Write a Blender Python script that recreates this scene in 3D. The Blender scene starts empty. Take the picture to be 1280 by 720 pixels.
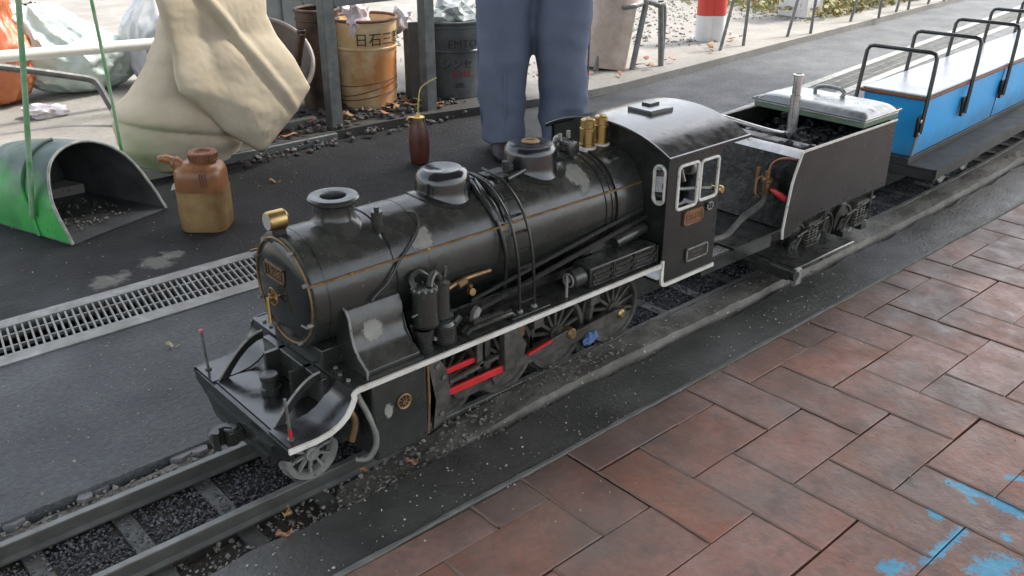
import bpy, bmesh, math, random
from mathutils import Vector, Matrix, noise
import numpy as np
random.seed(7); rng = np.random.default_rng(7)
SC = bpy.context.scene; COL = SC.collection
R = math.radians
# ---------------------------------------------------------------- camera, world, sun, exposure
CAM_H = 0.9; FPX = 1142.0; PITCH = math.atan(534/1142); HEAD = R(48.4)
cd = bpy.data.cameras.new('camera'); cam = bpy.data.objects.new('camera', cd); COL.objects.link(cam)
cam.location = (0, 0, CAM_H); cam.rotation_euler = (R(90)-PITCH, 0, HEAD-R(90))
cd.sensor_width = 36; cd.lens = FPX/1280*36; cd.clip_start = .02; cd.clip_end = 500
SC.camera = cam
SUN_EL = R(52)
SUN_AZ = R(-10)          # direction towards the sun, measured from +X towards +Y
sd = Vector((math.cos(SUN_EL)*math.cos(SUN_AZ), math.cos(SUN_EL)*math.sin(SUN_AZ), math.sin(SUN_EL)))
w = bpy.data.worlds.new('World'); SC.world = w; w.use_nodes = True
nt = w.node_tree; sky = nt.nodes.new('ShaderNodeTexSky'); sky.sky_type = 'NISHITA'; sky.sun_disc = False
sky.sun_elevation = SUN_EL; sky.sun_rotation = math.atan2(sd.x, sd.y); sky.dust_density = 3; sky.ozone_density = .6
hs_ = nt.nodes.new('ShaderNodeHueSaturation'); hs_.inputs['Saturation'].default_value = .38     # thin cloud: paler than a clear blue sky
nt.links.new(sky.outputs[0], hs_.inputs['Color']); nt.links.new(hs_.outputs[0], nt.nodes['Background'].inputs[0]); nt.nodes['Background'].inputs[1].default_value = .15
sl = bpy.data.lights.new('sun', 'SUN'); sl.energy = 1.5; sl.angle = R(6); sl.color = (1, .94, .85)
so = bpy.data.objects.new('sun', sl); COL.objects.link(so); so.rotation_euler = sd.to_track_quat('Z', 'Y').to_euler(); so.location = sd*20
SC.view_settings.view_transform = 'Standard'; SC.view_settings.look = 'None'; SC.view_settings.exposure = 1.78
SC.view_settings.gamma = 1; SC.view_settings.use_curve_mapping = False
SC.render.engine = 'CYCLES'
# ---------------------------------------------------------------- photo pixel -> place on a surface it touches
_fw = Vector((math.cos(HEAD), math.sin(HEAD), 0)); _rt = Vector((math.sin(HEAD), -math.cos(HEAD), 0)); _up = Vector((0, 0, 1))
_F = _fw*math.cos(PITCH)-_up*math.sin(PITCH); _U = _up*math.cos(PITCH)+_fw*math.sin(PITCH)
def ray(u, v): return _F*FPX+_rt*(u-640)+_U*(360-v)
def G(u, v, z=0.0):
    d = ray(u, v); t = (z-CAM_H)/d.z; return Vector((d.x*t, d.y*t, z))
def onY(u, v, Y):
    d = ray(u, v); t = Y/d.y; return Vector((d.x*t, Y, CAM_H+d.z*t))
YC, ZB, RB = 1.195, .295, .096          # track centre line, boiler axis height, boiler radius
def my(y): return 2*YC-y
def hit(u, v, r):                        # point on the boiler barrel
    d = ray(u, v); a = d.y**2+d.z**2; b = 2*(d.y*(-YC)+d.z*(CAM_H-ZB)); c = YC**2+(CAM_H-ZB)**2-r*r
    t = (-b-math.sqrt(max(b*b-4*a*c, 0)))/2/a
    return Vector((d.x*t, d.y*t, CAM_H+d.z*t))
# ---------------------------------------------------------------- materials
def _n(nt, kind, **kw):
    n = nt.nodes.new(kind)
    for k, v in kw.items(): setattr(n, k, v)
    return n
def _ramp(nt, src, a, b, ca=0., cb=1.):
    m = _n(nt, 'ShaderNodeMapRange'); m.inputs[1].default_value = a; m.inputs[2].default_value = b
    m.inputs[3].default_value = ca; m.inputs[4].default_value = cb; nt.links.new(src, m.inputs[0]); return m.outputs[0]
def _noise(nt, vec, scale, detail=4, rough=.55):
    n = _n(nt, 'ShaderNodeTexNoise'); n.inputs['Scale'].default_value = scale; n.inputs['Detail'].default_value = detail
    n.inputs['Roughness'].default_value = rough; nt.links.new(vec, n.inputs['Vector']); return n.outputs[0]
def _mix(nt, fac, a, b, blend='MIX'):
    m = _n(nt, 'ShaderNodeMix', data_type='RGBA', blend_type=blend)
    for s, v in ((0, fac), (6, a), (7, b)):
        if hasattr(v, 'is_output'): nt.links.new(v, m.inputs[s])
        else: m.inputs[s].default_value = (*v, 1) if isinstance(v, (tuple, list)) and len(v) == 3 else v
    return m.outputs[2]
def _math(nt, op, a, b=0.):
    m = _n(nt, 'ShaderNodeMath', operation=op)
    for i, v in enumerate((a, b)):
        if hasattr(v, 'is_output'): nt.links.new(v, m.inputs[i])
        else: m.inputs[i].default_value = v
    return m.outputs[0]
def _bump(nt, h, strength, dist, prev=None):
    b = _n(nt, 'ShaderNodeBump'); b.inputs['Strength'].default_value = strength; b.inputs['Distance'].default_value = dist
    nt.links.new(h, b.inputs['Height'])
    if prev is not None: nt.links.new(prev, b.inputs['Normal'])
    return b.outputs[0]
def _sepz(nt, pos):
    sx = _n(nt, 'ShaderNodeSeparateXYZ'); nt.links.new(pos, sx.inputs[0]); return sx.outputs[2]
def mat(name, c1, c2=None, scale=25, lo=.35, hi=.65, rough=(.4, .6), metal=0., bump=0., bscale=150, bdist=.001,
        dust=None, dust_amt=.5, speck=None, speck_t=.68, speck_scale=260, spec=.5, ior=1.5, fine=None, trans=0., edge=None, extra=None, alpha=1.):
    m = bpy.data.materials.new(name); m.use_nodes = True; nt = m.node_tree; P = nt.nodes['Principled BSDF']
    g = _n(nt, 'ShaderNodeNewGeometry'); pos = g.outputs['Position']
    n1 = _noise(nt, pos, scale, 5, .6)
    col = _mix(nt, _ramp(nt, n1, lo, hi), c1, c2 or c1)
    if fine:
        nf = _noise(nt, pos, fine[1], 3); col = _mix(nt, _ramp(nt, nf, .3, .7, 0, 1), col, fine[0]) if len(fine) < 3 else _mix(nt, _ramp(nt, nf, .35, .75, 0, fine[2]), col, fine[0])
    if speck:
        ns = _noise(nt, pos, speck_scale, 2); col = _mix(nt, _ramp(nt, ns, speck_t, speck_t+.04), col, speck)
    if edge:   # worn convex edges
        pt = _ramp(nt, g.outputs['Pointiness'], .52, .6); col = _mix(nt, _math(nt, 'MULTIPLY', pt, edge[1]), col, edge[0])
    rsrc = _ramp(nt, _noise(nt, pos, scale*2.3, 4), .3, .7, rough[0], rough[1])
    if dust:
        sx = _n(nt, 'ShaderNodeSeparateXYZ'); nt.links.new(g.outputs['Normal'], sx.inputs[0])
        upm = _ramp(nt, sx.outputs[2], .25, 1.)
        dn = _ramp(nt, _noise(nt, pos, 38, 6, .7), .42, .7)
        fac = _math(nt, 'MULTIPLY', _math(nt, 'MULTIPLY', upm, dn), dust_amt)
        col = _mix(nt, fac, col, dust); rsrc = _math(nt, 'ADD', rsrc, _math(nt, 'MULTIPLY', fac, .4))
    if extra: col = extra(nt, pos, col, g)
    nt.links.new(col, P.inputs['Base Color']); nt.links.new(rsrc, P.inputs['Roughness'])
    P.inputs['Metallic'].default_value = metal; P.inputs['IOR'].default_value = ior; P.inputs['Specular IOR Level'].default_value = spec
    if trans: P.inputs['Transmission Weight'].default_value = trans; P.inputs['IOR'].default_value = 1.4
    if alpha < 1: P.inputs['Alpha'].default_value = alpha
    if bump: nt.links.new(_bump(nt, _noise(nt, pos, bscale, 5, .6), bump, bdist), P.inputs['Normal'])
    return m
MT = {}
MT['black'] = mat('black_paint', (.013, .0145, .013), (.022, .024, .0215), 14, ior=1.5, rough=(.15, .3), bump=.25, bscale=60, bdist=.0006, dust=(.11, .115, .105), dust_amt=.22, speck=(.10, .10, .09), speck_t=.74, speck_scale=170)
MT['black_dusty'] = mat('black_paint_dusty', (.016, .018, .0155), (.032, .035, .030), 12, ior=1.55, rough=(.15, .33), bump=.35, bscale=90, bdist=.0008, dust=(.13, .128, .112), dust_amt=.34, speck=(.12, .118, .10), speck_t=.715, speck_scale=130, fine=((.034, .036, .03), 9, .5))
MT['black_gloss'] = mat('black_gloss', (.008, .009, .010), (.013, .014, .014), 25, ior=1.7, rough=(.12, .24), bump=.2, bscale=45, bdist=.0006, dust=(.12, .12, .11), dust_amt=.18)
MT['grimy'] = mat('grimy_motion_metal', (.045, .043, .037), (.12, .115, .10), 28, rough=(.4, .65), metal=.3, bump=.5, bscale=140, bdist=.001, fine=((.03, .024, .016), 45, .6), speck=(.2, .19, .165), speck_t=.7, speck_scale=150)
MT['steel'] = mat('worn_steel', (.16, .155, .14), (.30, .29, .27), 30, rough=(.35, .55), metal=.75, bump=.3, bscale=220, bdist=.0006, dust=(.10, .085, .06), dust_amt=.5)
MT['grey_metal'] = mat('grey_paint_metal', (.17, .17, .155), (.27, .265, .24), 35, rough=(.45, .65), metal=.2, bump=.3, bscale=200, bdist=.0006, speck=(.05, .045, .035), speck_t=.64, speck_scale=120)
MT['rail'] = mat('rail_steel', (.15, .16, .15), (.24, .25, .235), 14, rough=(.4, .6), metal=.4, bump=.4, bscale=160, bdist=.0006, fine=((.08, .066, .045), 26, .45), extra=lambda nt, pos, col, g: _mix(nt, _ramp(nt, _sepz(nt, g.outputs['Normal']), .55, .95, .62, 0), col, (.045, .04, .03)))
MT['brass'] = mat('brass', (.50, .36, .15), (.36, .25, .10), 45, rough=(.28, .48), metal=1., bump=.15, bscale=120, bdist=.0005)
MT['brass_dull'] = mat('dull_brass', (.30, .19, .09), (.18, .115, .06), 50, rough=(.4, .6), metal=.7, bump=.2, bscale=200)
MT['white'] = mat('white_edge_paint', (.66, .65, .60), (.5, .48, .42), 30, rough=(.4, .6), speck=(.2, .18, .14), speck_t=.66, speck_scale=120, bump=.2)
MT['white_chalk'] = mat('pale_filler', (.20, .205, .18), (.30, .30, .265), 60, rough=(.6, .8), bump=.4, bscale=200)
MT['red'] = mat('red_paint', (.55, .02, .025), (.42, .02, .02), 40, rough=(.35, .5), bump=.1)
MT['pink'] = mat('faded_red_paint', (.5, .12, .13), None, rough=(.4, .6))
MT['glass'] = mat('lamp_glass', (.35, .35, .32), None, rough=(.1, .2), spec=.8)
MT['coal'] = mat('coal', (.008, .008, .009), (.02, .02, .021), 120, rough=(.18, .5), bump=.5, bscale=300, bdist=.002)
MT['alu'] = mat('bright_metal_sheet', (.62, .62, .60), (.48, .48, .46), 22, rough=(.22, .4), metal=.85, bump=.3, bscale=40, bdist=.002)
MT['vinyl'] = mat('silver_vinyl', (.25, .26, .255), (.19, .20, .195), 14, rough=(.16, .3), metal=.45, bump=.5, bscale=34, bdist=.004)
MT['green_board'] = mat('green_board', (.09, .15, .09), (.12, .17, .11), 30, rough=(.5, .7))
MT['blue'] = mat('blue_paint', (.015, .34, .72), (.025, .38, .75), 6, rough=(.34, .48), bump=.12, bscale=40, speck=(.05, .25, .45), speck_t=.75, speck_scale=60)
MT['seat_white'] = mat('pale_seat_board', (.56, .59, .62), (.48, .51, .54), 9, rough=(.25, .42), bump=.1, bscale=60)
MT['wood_edge'] = mat('brown_wood_edge', (.22, .09, .045), (.13, .055, .03), 40, rough=(.5, .7), bump=.3)
MT['car_dark'] = mat('dark_board', (.02, .021, .02), (.035, .036, .034), 12, rough=(.5, .7), bump=.3, bscale=90, dust=(.12, .12, .11), dust_amt=.4)
MT['rust'] = mat('rusty_brown', (.09, .045, .03), (.17, .07, .04), 40, rough=(.6, .85), bump=.5, bscale=120)
MT['brown_tube'] = mat('brown_burnt_metal', (.035, .025, .02), (.11, .065, .045), 14, rough=(.4, .6), metal=.4, bump=.3)
# ---------------------------------------------------------------- mesh builder
class B:
    def __init__(s): s.bm = bmesh.new()
    def box(s, x0, x1, y0, y1, z0, z1):
        bm = s.bm; v = [bm.verts.new((x, y, z)) for z in (z0, z1) for x, y in ((x0, y0), (x1, y0), (x1, y1), (x0, y1))]
        for f in ((3, 2, 1, 0), (4, 5, 6, 7), (0, 1, 5, 4), (1, 2, 6, 5), (2, 3, 7, 6), (3, 0, 4, 7)): bm.faces.new([v[i] for i in f])
        return s
    def obox(s, c, sx, sy, sz, M):               # oriented box, M = 3x3 rotation
        bm = s.bm; c = Vector(c)
        v = [bm.verts.new(c+M@Vector((x*sx/2, y*sy/2, z*sz/2))) for z in (-1, 1) for x, y in ((-1, -1), (1, -1), (1, 1), (-1, 1))]
        for f in ((3, 2, 1, 0), (4, 5, 6, 7), (0, 1, 5, 4), (1, 2, 6, 5), (2, 3, 7, 6), (3, 0, 4, 7)): bm.faces.new([v[i] for i in f])
        return s
    def bar(s, p0, p1, w, h, up=(0, 0, 1)):      # rectangular bar from p0 to p1
        p0, p1 = Vector(p0), Vector(p1); x = (p1-p0).normalized(); y = Vector(up).cross(x).normalized(); z = x.cross(y)
        M = Matrix((x, y, z)).transposed(); return s.obox((p0+p1)/2, (p1-p0).length, w, h, M)
    def _ring(s, c, a, b, r, n): return [s.bm.verts.new(c+a*(r*math.cos(2*math.pi*i/n))+b*(r*math.sin(2*math.pi*i/n))) for i in range(n)]
    def _skin(s, r0, r1):
        n = len(r0)
        for i in range(n): s.bm.faces.new((r0[i], r0[(i+1) % n], r1[(i+1) % n], r1[i]))
    def cyl(s, p0, p1, r0, r1=None, n=16, caps=True):
        p0, p1 = Vector(p0), Vector(p1); d = (p1-p0).normalized(); a = d.orthogonal().normalized(); b = d.cross(a)
        A = s._ring(p0, a, b, r0, n); C = s._ring(p1, a, b, r0 if r1 is None else r1, n); s._skin(A, C)
        if caps: s.bm.faces.new(A[::-1]); s.bm.faces.new(C)
        return s
    def tube(s, pts, r, n=8, closed=False, flat=1.):
        pts = [Vector(p) for p in pts]; N = len(pts); rings = []; a = None
        rr = r if isinstance(r, (list, tuple)) else [r]*N
        for i, p in enumerate(pts):
            if closed: d = (pts[(i+1) % N]-pts[i-1]).normalized()
            else: d = (pts[min(i+1, N-1)]-pts[max(i-1, 0)]).normalized()
            a = d.orthogonal().normalized() if a is None else (a-d*a.dot(d)).normalized()
            rings.append(s._ring(p, a, d.cross(a), rr[i], n))
        for i in range(N-1): s._skin(rings[i], rings[i+1])
        if closed:
            # match twist of last to first ring
            best = min(range(n), key=lambda k: (rings[-1][0].co-rings[0][k].co).length); s._skin(rings[-1], rings[0][best:]+rings[0][:best])
        else: s.bm.faces.new(rings[0][::-1]); s.bm.faces.new(rings[-1])
        return s
    def lathe(s, prof, o, axis='Z', n=32, arc=None):
        o = Vector(o); ax = {'Z': (Vector((1, 0, 0)), Vector((0, 1, 0)), Vector((0, 0, 1))), 'X': (Vector((0, 1, 0)), Vector((0, 0, 1)), Vector((1, 0, 0))), 'Y': (Vector((0, 0, 1)), Vector((1, 0, 0)), Vector((0, 1, 0)))}
        a, b, d = axis if isinstance(axis, tuple) else ax[axis]; rings = []
        for r, h in prof:
            c = o+d*h
            rings.append([s.bm.verts.new(c)] if r < 1e-6 else s._ring(c, a, b, r, n))
        for A, C in zip(rings, rings[1:]):
            if len(A) == 1 and len(C) == 1: continue
            if len(A) == 1: [s.bm.faces.new((A[0], C[(i+1) % n], C[i])) for i in range(n)]
            elif len(C) == 1: [s.bm.faces.new((A[i], A[(i+1) % n], C[0])) for i in range(n)]
            else: s._skin(A, C)
        return s
    def prism(s, poly, plane, a, b):
        f = {'xz': lambda p, t: (p[0], t, p[1]), 'yz': lambda p, t: (t, p[0], p[1]), 'xy': lambda p, t: (p[0], p[1], t)}[plane]
        A = [s.bm.verts.new(f(p, a)) for p in poly]; C = [s.bm.verts.new(f(p, b)) for p in poly]; n = len(poly)
        for i in range(n): s.bm.faces.new((A[i], A[(i+1) % n], C[(i+1) % n], C[i]))
        fa = s.bm.faces.new(A[::-1]); fb = s.bm.faces.new(C); bmesh.ops.triangulate(s.bm, faces=[fa, fb]); return s
    def holed(s, outer, holes, plane, a, b):      # extruded plate with holes
        f = {'xz': lambda p, t: (p[0], t, p[1]), 'yz': lambda p, t: (t, p[0], p[1]), 'xy': lambda p, t: (p[0], p[1], t)}[plane]
        for t in (a, b):
            es = []
            for lp in [outer]+holes:
                vs = [s.bm.verts.new(f(p, t)) for p in lp]; es += [s.bm.edges.new((vs[i], vs[(i+1) % len(vs)])) for i in range(len(vs))]
            bmesh.ops.triangle_fill(s.bm, use_beauty=True, edges=es)
        for lp in [outer]+holes:
            A = [s.bm.verts.new(f(p, a)) for p in lp]; C = [s.bm.verts.new(f(p, b)) for p in lp]; s._skin(A, C)
        bmesh.ops.remove_doubles(s.bm, verts=s.bm.verts, dist=1e-6); return s
    def sweep_sheet(s, pts, y0, y1, t):           # curved plate: XZ path given width y0..y1 and thickness t
        n = len(pts); nor = []
        for i in range(n):
            d = Vector(pts[min(i+1, n-1)])-Vector(pts[max(i-1, 0)]); nor.append(Vector((-d.y, d.x)).normalized())
        poly = [tuple(p) for p in pts]+[(pts[i][0]-nor[i].x*t, pts[i][1]-nor[i].y*t) for i in range(n-1, -1, -1)]
        V = [[s.bm.verts.new((p[0], y, p[1])) for p in poly] for y in (y0, y1)]; m = len(poly)
        for i in range(m): s.bm.faces.new((V[0][i], V[0][(i+1) % m], V[1][(i+1) % m], V[1][i]))
        for k in range(n-1):
            for side in (0, 1): s.bm.faces.new([V[side][j] for j in (k, k+1, m-2-k, m-1-k)])
        return s
    def build(s, name, m, parent=None, smooth=35, bevel=0, local=False, bseg=2):
        bmesh.ops.recalc_face_normals(s.bm, faces=s.bm.faces); me = bpy.data.meshes.new(name); s.bm.to_mesh(me); s.bm.free()
        return obj(name, me, m, parent, smooth, bevel, local, bseg)
def obj(name, me, m, parent=None, smooth=35, bevel=0, local=False, bseg=2):
    m = MT[m] if isinstance(m, str) else m
    if m is not None: me.materials.append(m)
    if smooth: me.shade_smooth(); me.set_sharp_from_angle(angle=R(smooth))
    o = bpy.data.objects.new(name, me); COL.objects.link(o)
    if parent is not None:
        o.parent = parent
        if not local: o.matrix_parent_inverse = root_of(parent).inverted()
    if bevel:
        bv = o.modifiers.new('bevel', 'BEVEL'); bv.width = bevel; bv.segments = bseg; bv.limit_method = 'ANGLE'; bv.angle_limit = R(40)
    return o
def root_of(o):
    M = o.matrix_basis.copy()
    if o.parent is not None: M = root_of(o.parent)@o.matrix_parent_inverse@M
    return M
def tag(o, label=None, cat=None, group=None, kind=None):
    if label: o['label'] = label
    if cat: o['category'] = cat
    if group: o['group'] = group
    if kind: o['kind'] = kind
    return o
def thing(name, label, cat, loc, rz=0, group=None):
    o = bpy.data.objects.new(name, None); COL.objects.link(o); o.location = loc; o.rotation_euler = (0, 0, rz); o.empty_display_size = .05
    return tag(o, label, cat, group)
def copy_obj(o, parent=None):
    c = o.copy(); COL.objects.link(c)
    if parent is not None: c.parent = parent
    return c
def text_mesh(body, size, extrude=.0):
    cu = bpy.data.curves.new('lettering', 'FONT'); cu.body = body; cu.size = size; cu.align_x = 'CENTER'; cu.align_y = 'CENTER'; cu.extrude = extrude
    cu.resolution_u = 3; o = bpy.data.objects.new('lettering', cu); COL.objects.link(o); bpy.context.view_layer.update()
    me = bpy.data.meshes.new_from_object(o.evaluated_get(bpy.context.evaluated_depsgraph_get())); bpy.data.objects.remove(o); me.materials.clear(); return me
def rrect(x0, x1, z0, z1, r, n=5):
    pts = []
    for cx, cz, a0 in ((x1-r, z1-r, 0), (x0+r, z1-r, 90), (x0+r, z0+r, 180), (x1-r, z0+r, 270)):
        for i in range(n+1): a = R(a0+90*i/n); pts.append((cx+r*math.cos(a), cz+r*math.sin(a)))
    return pts
def smooth_path(pts, k=6):                        # Catmull-Rom
    P = [Vector(p) for p in pts]; P = [P[0]*2-P[1]]+P+[P[-1]*2-P[-2]]; out = []
    for i in range(1, len(P)-2):
        for j in range(k):
            t = j/k; a, b, c, d = P[i-1:i+3]
            out.append(.5*((2*b)+(c-a)*t+(2*a-5*b+4*c-d)*t*t+(3*b-a-3*c+d)*t**3))
    return out+[P[-2]]
_T = (1+5**.5)/2
_ICO = np.array([(-1, _T, 0), (1, _T, 0), (-1, -_T, 0), (1, -_T, 0), (0, -1, _T), (0, 1, _T), (0, -1, -_T), (0, 1, -_T), (_T, 0, -1), (_T, 0, 1), (-_T, 0, -1), (-_T, 0, 1)])/1.9
_ICOF = np.array([(0, 11, 5), (0, 5, 1), (0, 1, 7), (0, 7, 10), (0, 10, 11), (1, 5, 9), (5, 11, 4), (11, 10, 2), (10, 7, 6), (7, 1, 8), (3, 9, 4), (3, 4, 2), (3, 2, 6), (3, 6, 8), (3, 8, 9), (4, 9, 5), (2, 4, 11), (6, 2, 10), (8, 6, 7), (9, 8, 1)])
_OCT = np.array([(1, 0, 0), (-1, 0, 0), (0, 1, 0), (0, -1, 0), (0, 0, 1), (0, 0, -1)], float)
_OCTF = np.array([(0, 2, 4), (2, 1, 4), (1, 3, 4), (3, 0, 4), (2, 0, 5), (1, 2, 5), (3, 1, 5), (0, 3, 5)])
def lumps(name, m, centres, sizes, parent=None, big=False, flat=.75, jit=.25, local=False):
    base, fc = (_ICO, _ICOF) if big else (_OCT, _OCTF); V = []; Fs = []
    for i, (c, s) in enumerate(zip(centres, sizes)):
        A = np.linalg.qr(rng.normal(size=(3, 3)))[0]; sc = s*(1+jit*rng.uniform(-1.5, 1.5, 3))
        v = (base*(1+jit*rng.uniform(-1, 1, (len(base), 1))))*sc@A; v[:, 2] *= flat
        V.append(v+np.array(c)); Fs.append(fc+i*len(base))
    me = bpy.data.meshes.new(name); me.from_pydata(np.concatenate(V).tolist(), [], np.concatenate(Fs).tolist()); me.update()
    return obj(name, me, m, parent, smooth=0, local=local)
# ================================================================ THE SETTING
def clampd(x, a, b): return max(a, min(b, x))
def tc(x): return 0 if x < 2.2 else (.03*(x-2.2)**2 if x < 4 else .0972+.11*(x-4))          # the track bends left far down the line
def dc(x): return 0 if x < 1.6 else (.03*(x-1.6)**2 if x < 3.6 else .12+.115*(x-3.6))       # so does the drain
def sst(t): t = clampd(t, 0, 1); return t*t*(3-2*t)
def ae(x): return 2.78-.15*sst((x-1.8)/1.)+max(0, x-3)*.075                                  # edge of the pale concrete apron
XS = [-25, -8, -3, -1]+[i*.2 for i in range(0, 46)]+[10, 14, 20, 40]
def strip(name, f0, f1, xs, zt, zb, m, sub=1, rough=0.):
    b = B(); rows = []
    for x in xs:
        a, c = f0(x), f1(x); rows.append([b.bm.verts.new((x, a, zb))]+[b.bm.verts.new((x, a+(c-a)*k/sub, zt)) for k in range(sub+1)]+[b.bm.verts.new((x, c, zb))])
    for p, q in zip(rows, rows[1:]):
        for i in range(len(p)-1): b.bm.faces.new((p[i], q[i], q[i+1], p[i+1]))
    return tag(b.build(name, m, smooth=30), kind='structure')
def asphalt_extra(nt, pos, col, g):
    sx = _n(nt, 'ShaderNodeSeparateXYZ'); nt.links.new(pos, sx.inputs[0])
    # coal dust trodden in around the coal rack and the loading place
    wob = _math(nt, 'MULTIPLY', _math(nt, 'SUBTRACT', _noise(nt, pos, 2.2, 4), .5), .9)
    y = _math(nt, 'ADD', sx.outputs[1], wob); x = _math(nt, 'ADD', sx.outputs[0], wob)
    m = _math(nt, 'MULTIPLY', _ramp(nt, y, 1.75, 2.1), _ramp(nt, x, 3.1, 2.3)); m = _math(nt, 'MULTIPLY', m, .95)
    col = _mix(nt, m, col, (.009, .0092, .0096))
    # pale cement smears beside the drain
    for u, v, r in ((133, 352, .045), (197, 328, .05), (215, 318, .03), (150, 345, .03)):
        c = G(u, v); vm = _n(nt, 'ShaderNodeVectorMath', operation='DISTANCE'); nt.links.new(pos, vm.inputs[0]); vm.inputs[1].default_value = c
        d = _math(nt, 'ADD', vm.outputs['Value'], _math(nt, 'MULTIPLY', _math(nt, 'SUBTRACT', _noise(nt, pos, 30, 4), .5), .09))
        col = _mix(nt, _ramp(nt, d, r, r*.55, 0, .55), col, (.22, .215, .19))
    return col
MT['asphalt'] = mat('asphalt', (.078, .084, .088), (.125, .132, .136), 3.2, lo=.36, hi=.62, rough=(.55, .78), spec=.3, bump=1., bscale=115, bdist=.007, speck=(.19, .195, .195), speck_t=.655, speck_scale=170, fine=((.045, .048, .05), 90, .6), extra=asphalt_extra)
MT['verge'] = mat('oily_concrete', (.026, .026, .0235), (.062, .063, .058), 6, rough=(.24, .55), bump=.7, bscale=110, bdist=.003, speck=(.22, .215, .19), speck_t=.735, speck_scale=190, fine=((.10, .102, .095), 8, .5))
MT['bed'] = mat('dirty_track_bed', (.014, .0125, .010), (.036, .03, .022), 22, rough=(.5, .85), bump=1., bscale=120, bdist=.005, speck=(.14, .13, .11), speck_t=.69, speck_scale=140)
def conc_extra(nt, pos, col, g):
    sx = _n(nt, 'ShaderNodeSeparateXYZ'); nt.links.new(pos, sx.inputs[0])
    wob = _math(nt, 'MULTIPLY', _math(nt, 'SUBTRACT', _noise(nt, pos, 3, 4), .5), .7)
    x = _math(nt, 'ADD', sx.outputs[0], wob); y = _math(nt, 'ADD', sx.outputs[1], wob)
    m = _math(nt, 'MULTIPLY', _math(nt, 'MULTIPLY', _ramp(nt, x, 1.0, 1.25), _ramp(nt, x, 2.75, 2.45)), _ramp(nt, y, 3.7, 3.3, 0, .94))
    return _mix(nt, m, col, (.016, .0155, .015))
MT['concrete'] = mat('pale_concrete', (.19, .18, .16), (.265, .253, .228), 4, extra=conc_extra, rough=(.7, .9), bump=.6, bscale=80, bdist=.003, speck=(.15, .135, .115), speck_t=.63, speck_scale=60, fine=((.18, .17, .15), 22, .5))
MT['earth'] = mat('earth', (.10, .095, .085), (.16, .15, .135), .6, rough=(.8, .95), bump=.5, bscale=20, bdist=.02)
b = B(); S = 150
b.bm.faces.new([b.bm.verts.new(p) for p in ((-S, -S, -.16), (S, -S, -.16), (S, S, -.16), (-S, S, -.16))])
tag(b.build('ground', 'earth', smooth=0), kind='structure')
strip('asphalt', lambda x: 1.325+tc(x), lambda x: 1.829+dc(x), XS, 0, -.15, 'asphalt')
strip('asphalt', lambda x: 2.042+dc(x), lambda x: ae(x)+.01, XS, 0, -.15, 'asphalt', 2)
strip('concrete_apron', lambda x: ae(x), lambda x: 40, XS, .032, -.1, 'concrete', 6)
strip('track_bed', lambda x: 1.0+tc(x), lambda x: 1.33+tc(x), XS, -.0365, -.12, 'bed', 3)
strip('verge', lambda x: .886, lambda x: 1.017+tc(x)+.004*math.sin(x*19)+.003*math.sin(x*47+1), [-25, -5, -1]+[i*.04 for i in range(-10, 90)]+[i*.25 for i in range(15, 40)]+[12, 20, 40], -.002, -.1, 'verge', 2)
# thin mortar edging between the verge and the pavers
b = B(); xs = [-1+i*.02 for i in range(300)]
for i, (xa, xb) in enumerate(zip(xs, xs[1:])):
    if i == 0: prev = None
    w0, w1 = [.0035+.003*noise.noise(Vector((x*9, 3, 0)))+.002*noise.noise(Vector((x*40, 7, 0))) for x in (xa, xb)]
    y0, y1 = [.8925+.003*noise.noise(Vector((x*5, 0, 0))) for x in (xa, xb)]
    vs = [b.bm.verts.new(p) for p in ((xa, y0-w0, .004), (xb, y1-w1, .004), (xb, y1+w1, .003), (xa, y0+w0, .003))]; b.bm.faces.new(vs)
    lo = [b.bm.verts.new((p.co.x, p.co.y, -.02)) for p in vs]; b.bm.faces.new((vs[0], vs[1], lo[1], lo[0])); b.bm.faces.new((vs[2], vs[3], lo[3], lo[2]))
MT['mortar'] = mat('pale_mortar', (.13, .13, .12), (.23, .23, .21), 30, rough=(.7, .9), bump=.6, bscale=150, bdist=.002, fine=((.05, .05, .045), 60, .6))
tag(b.build('mortar_edging', 'mortar', smooth=0), kind='structure')
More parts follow.
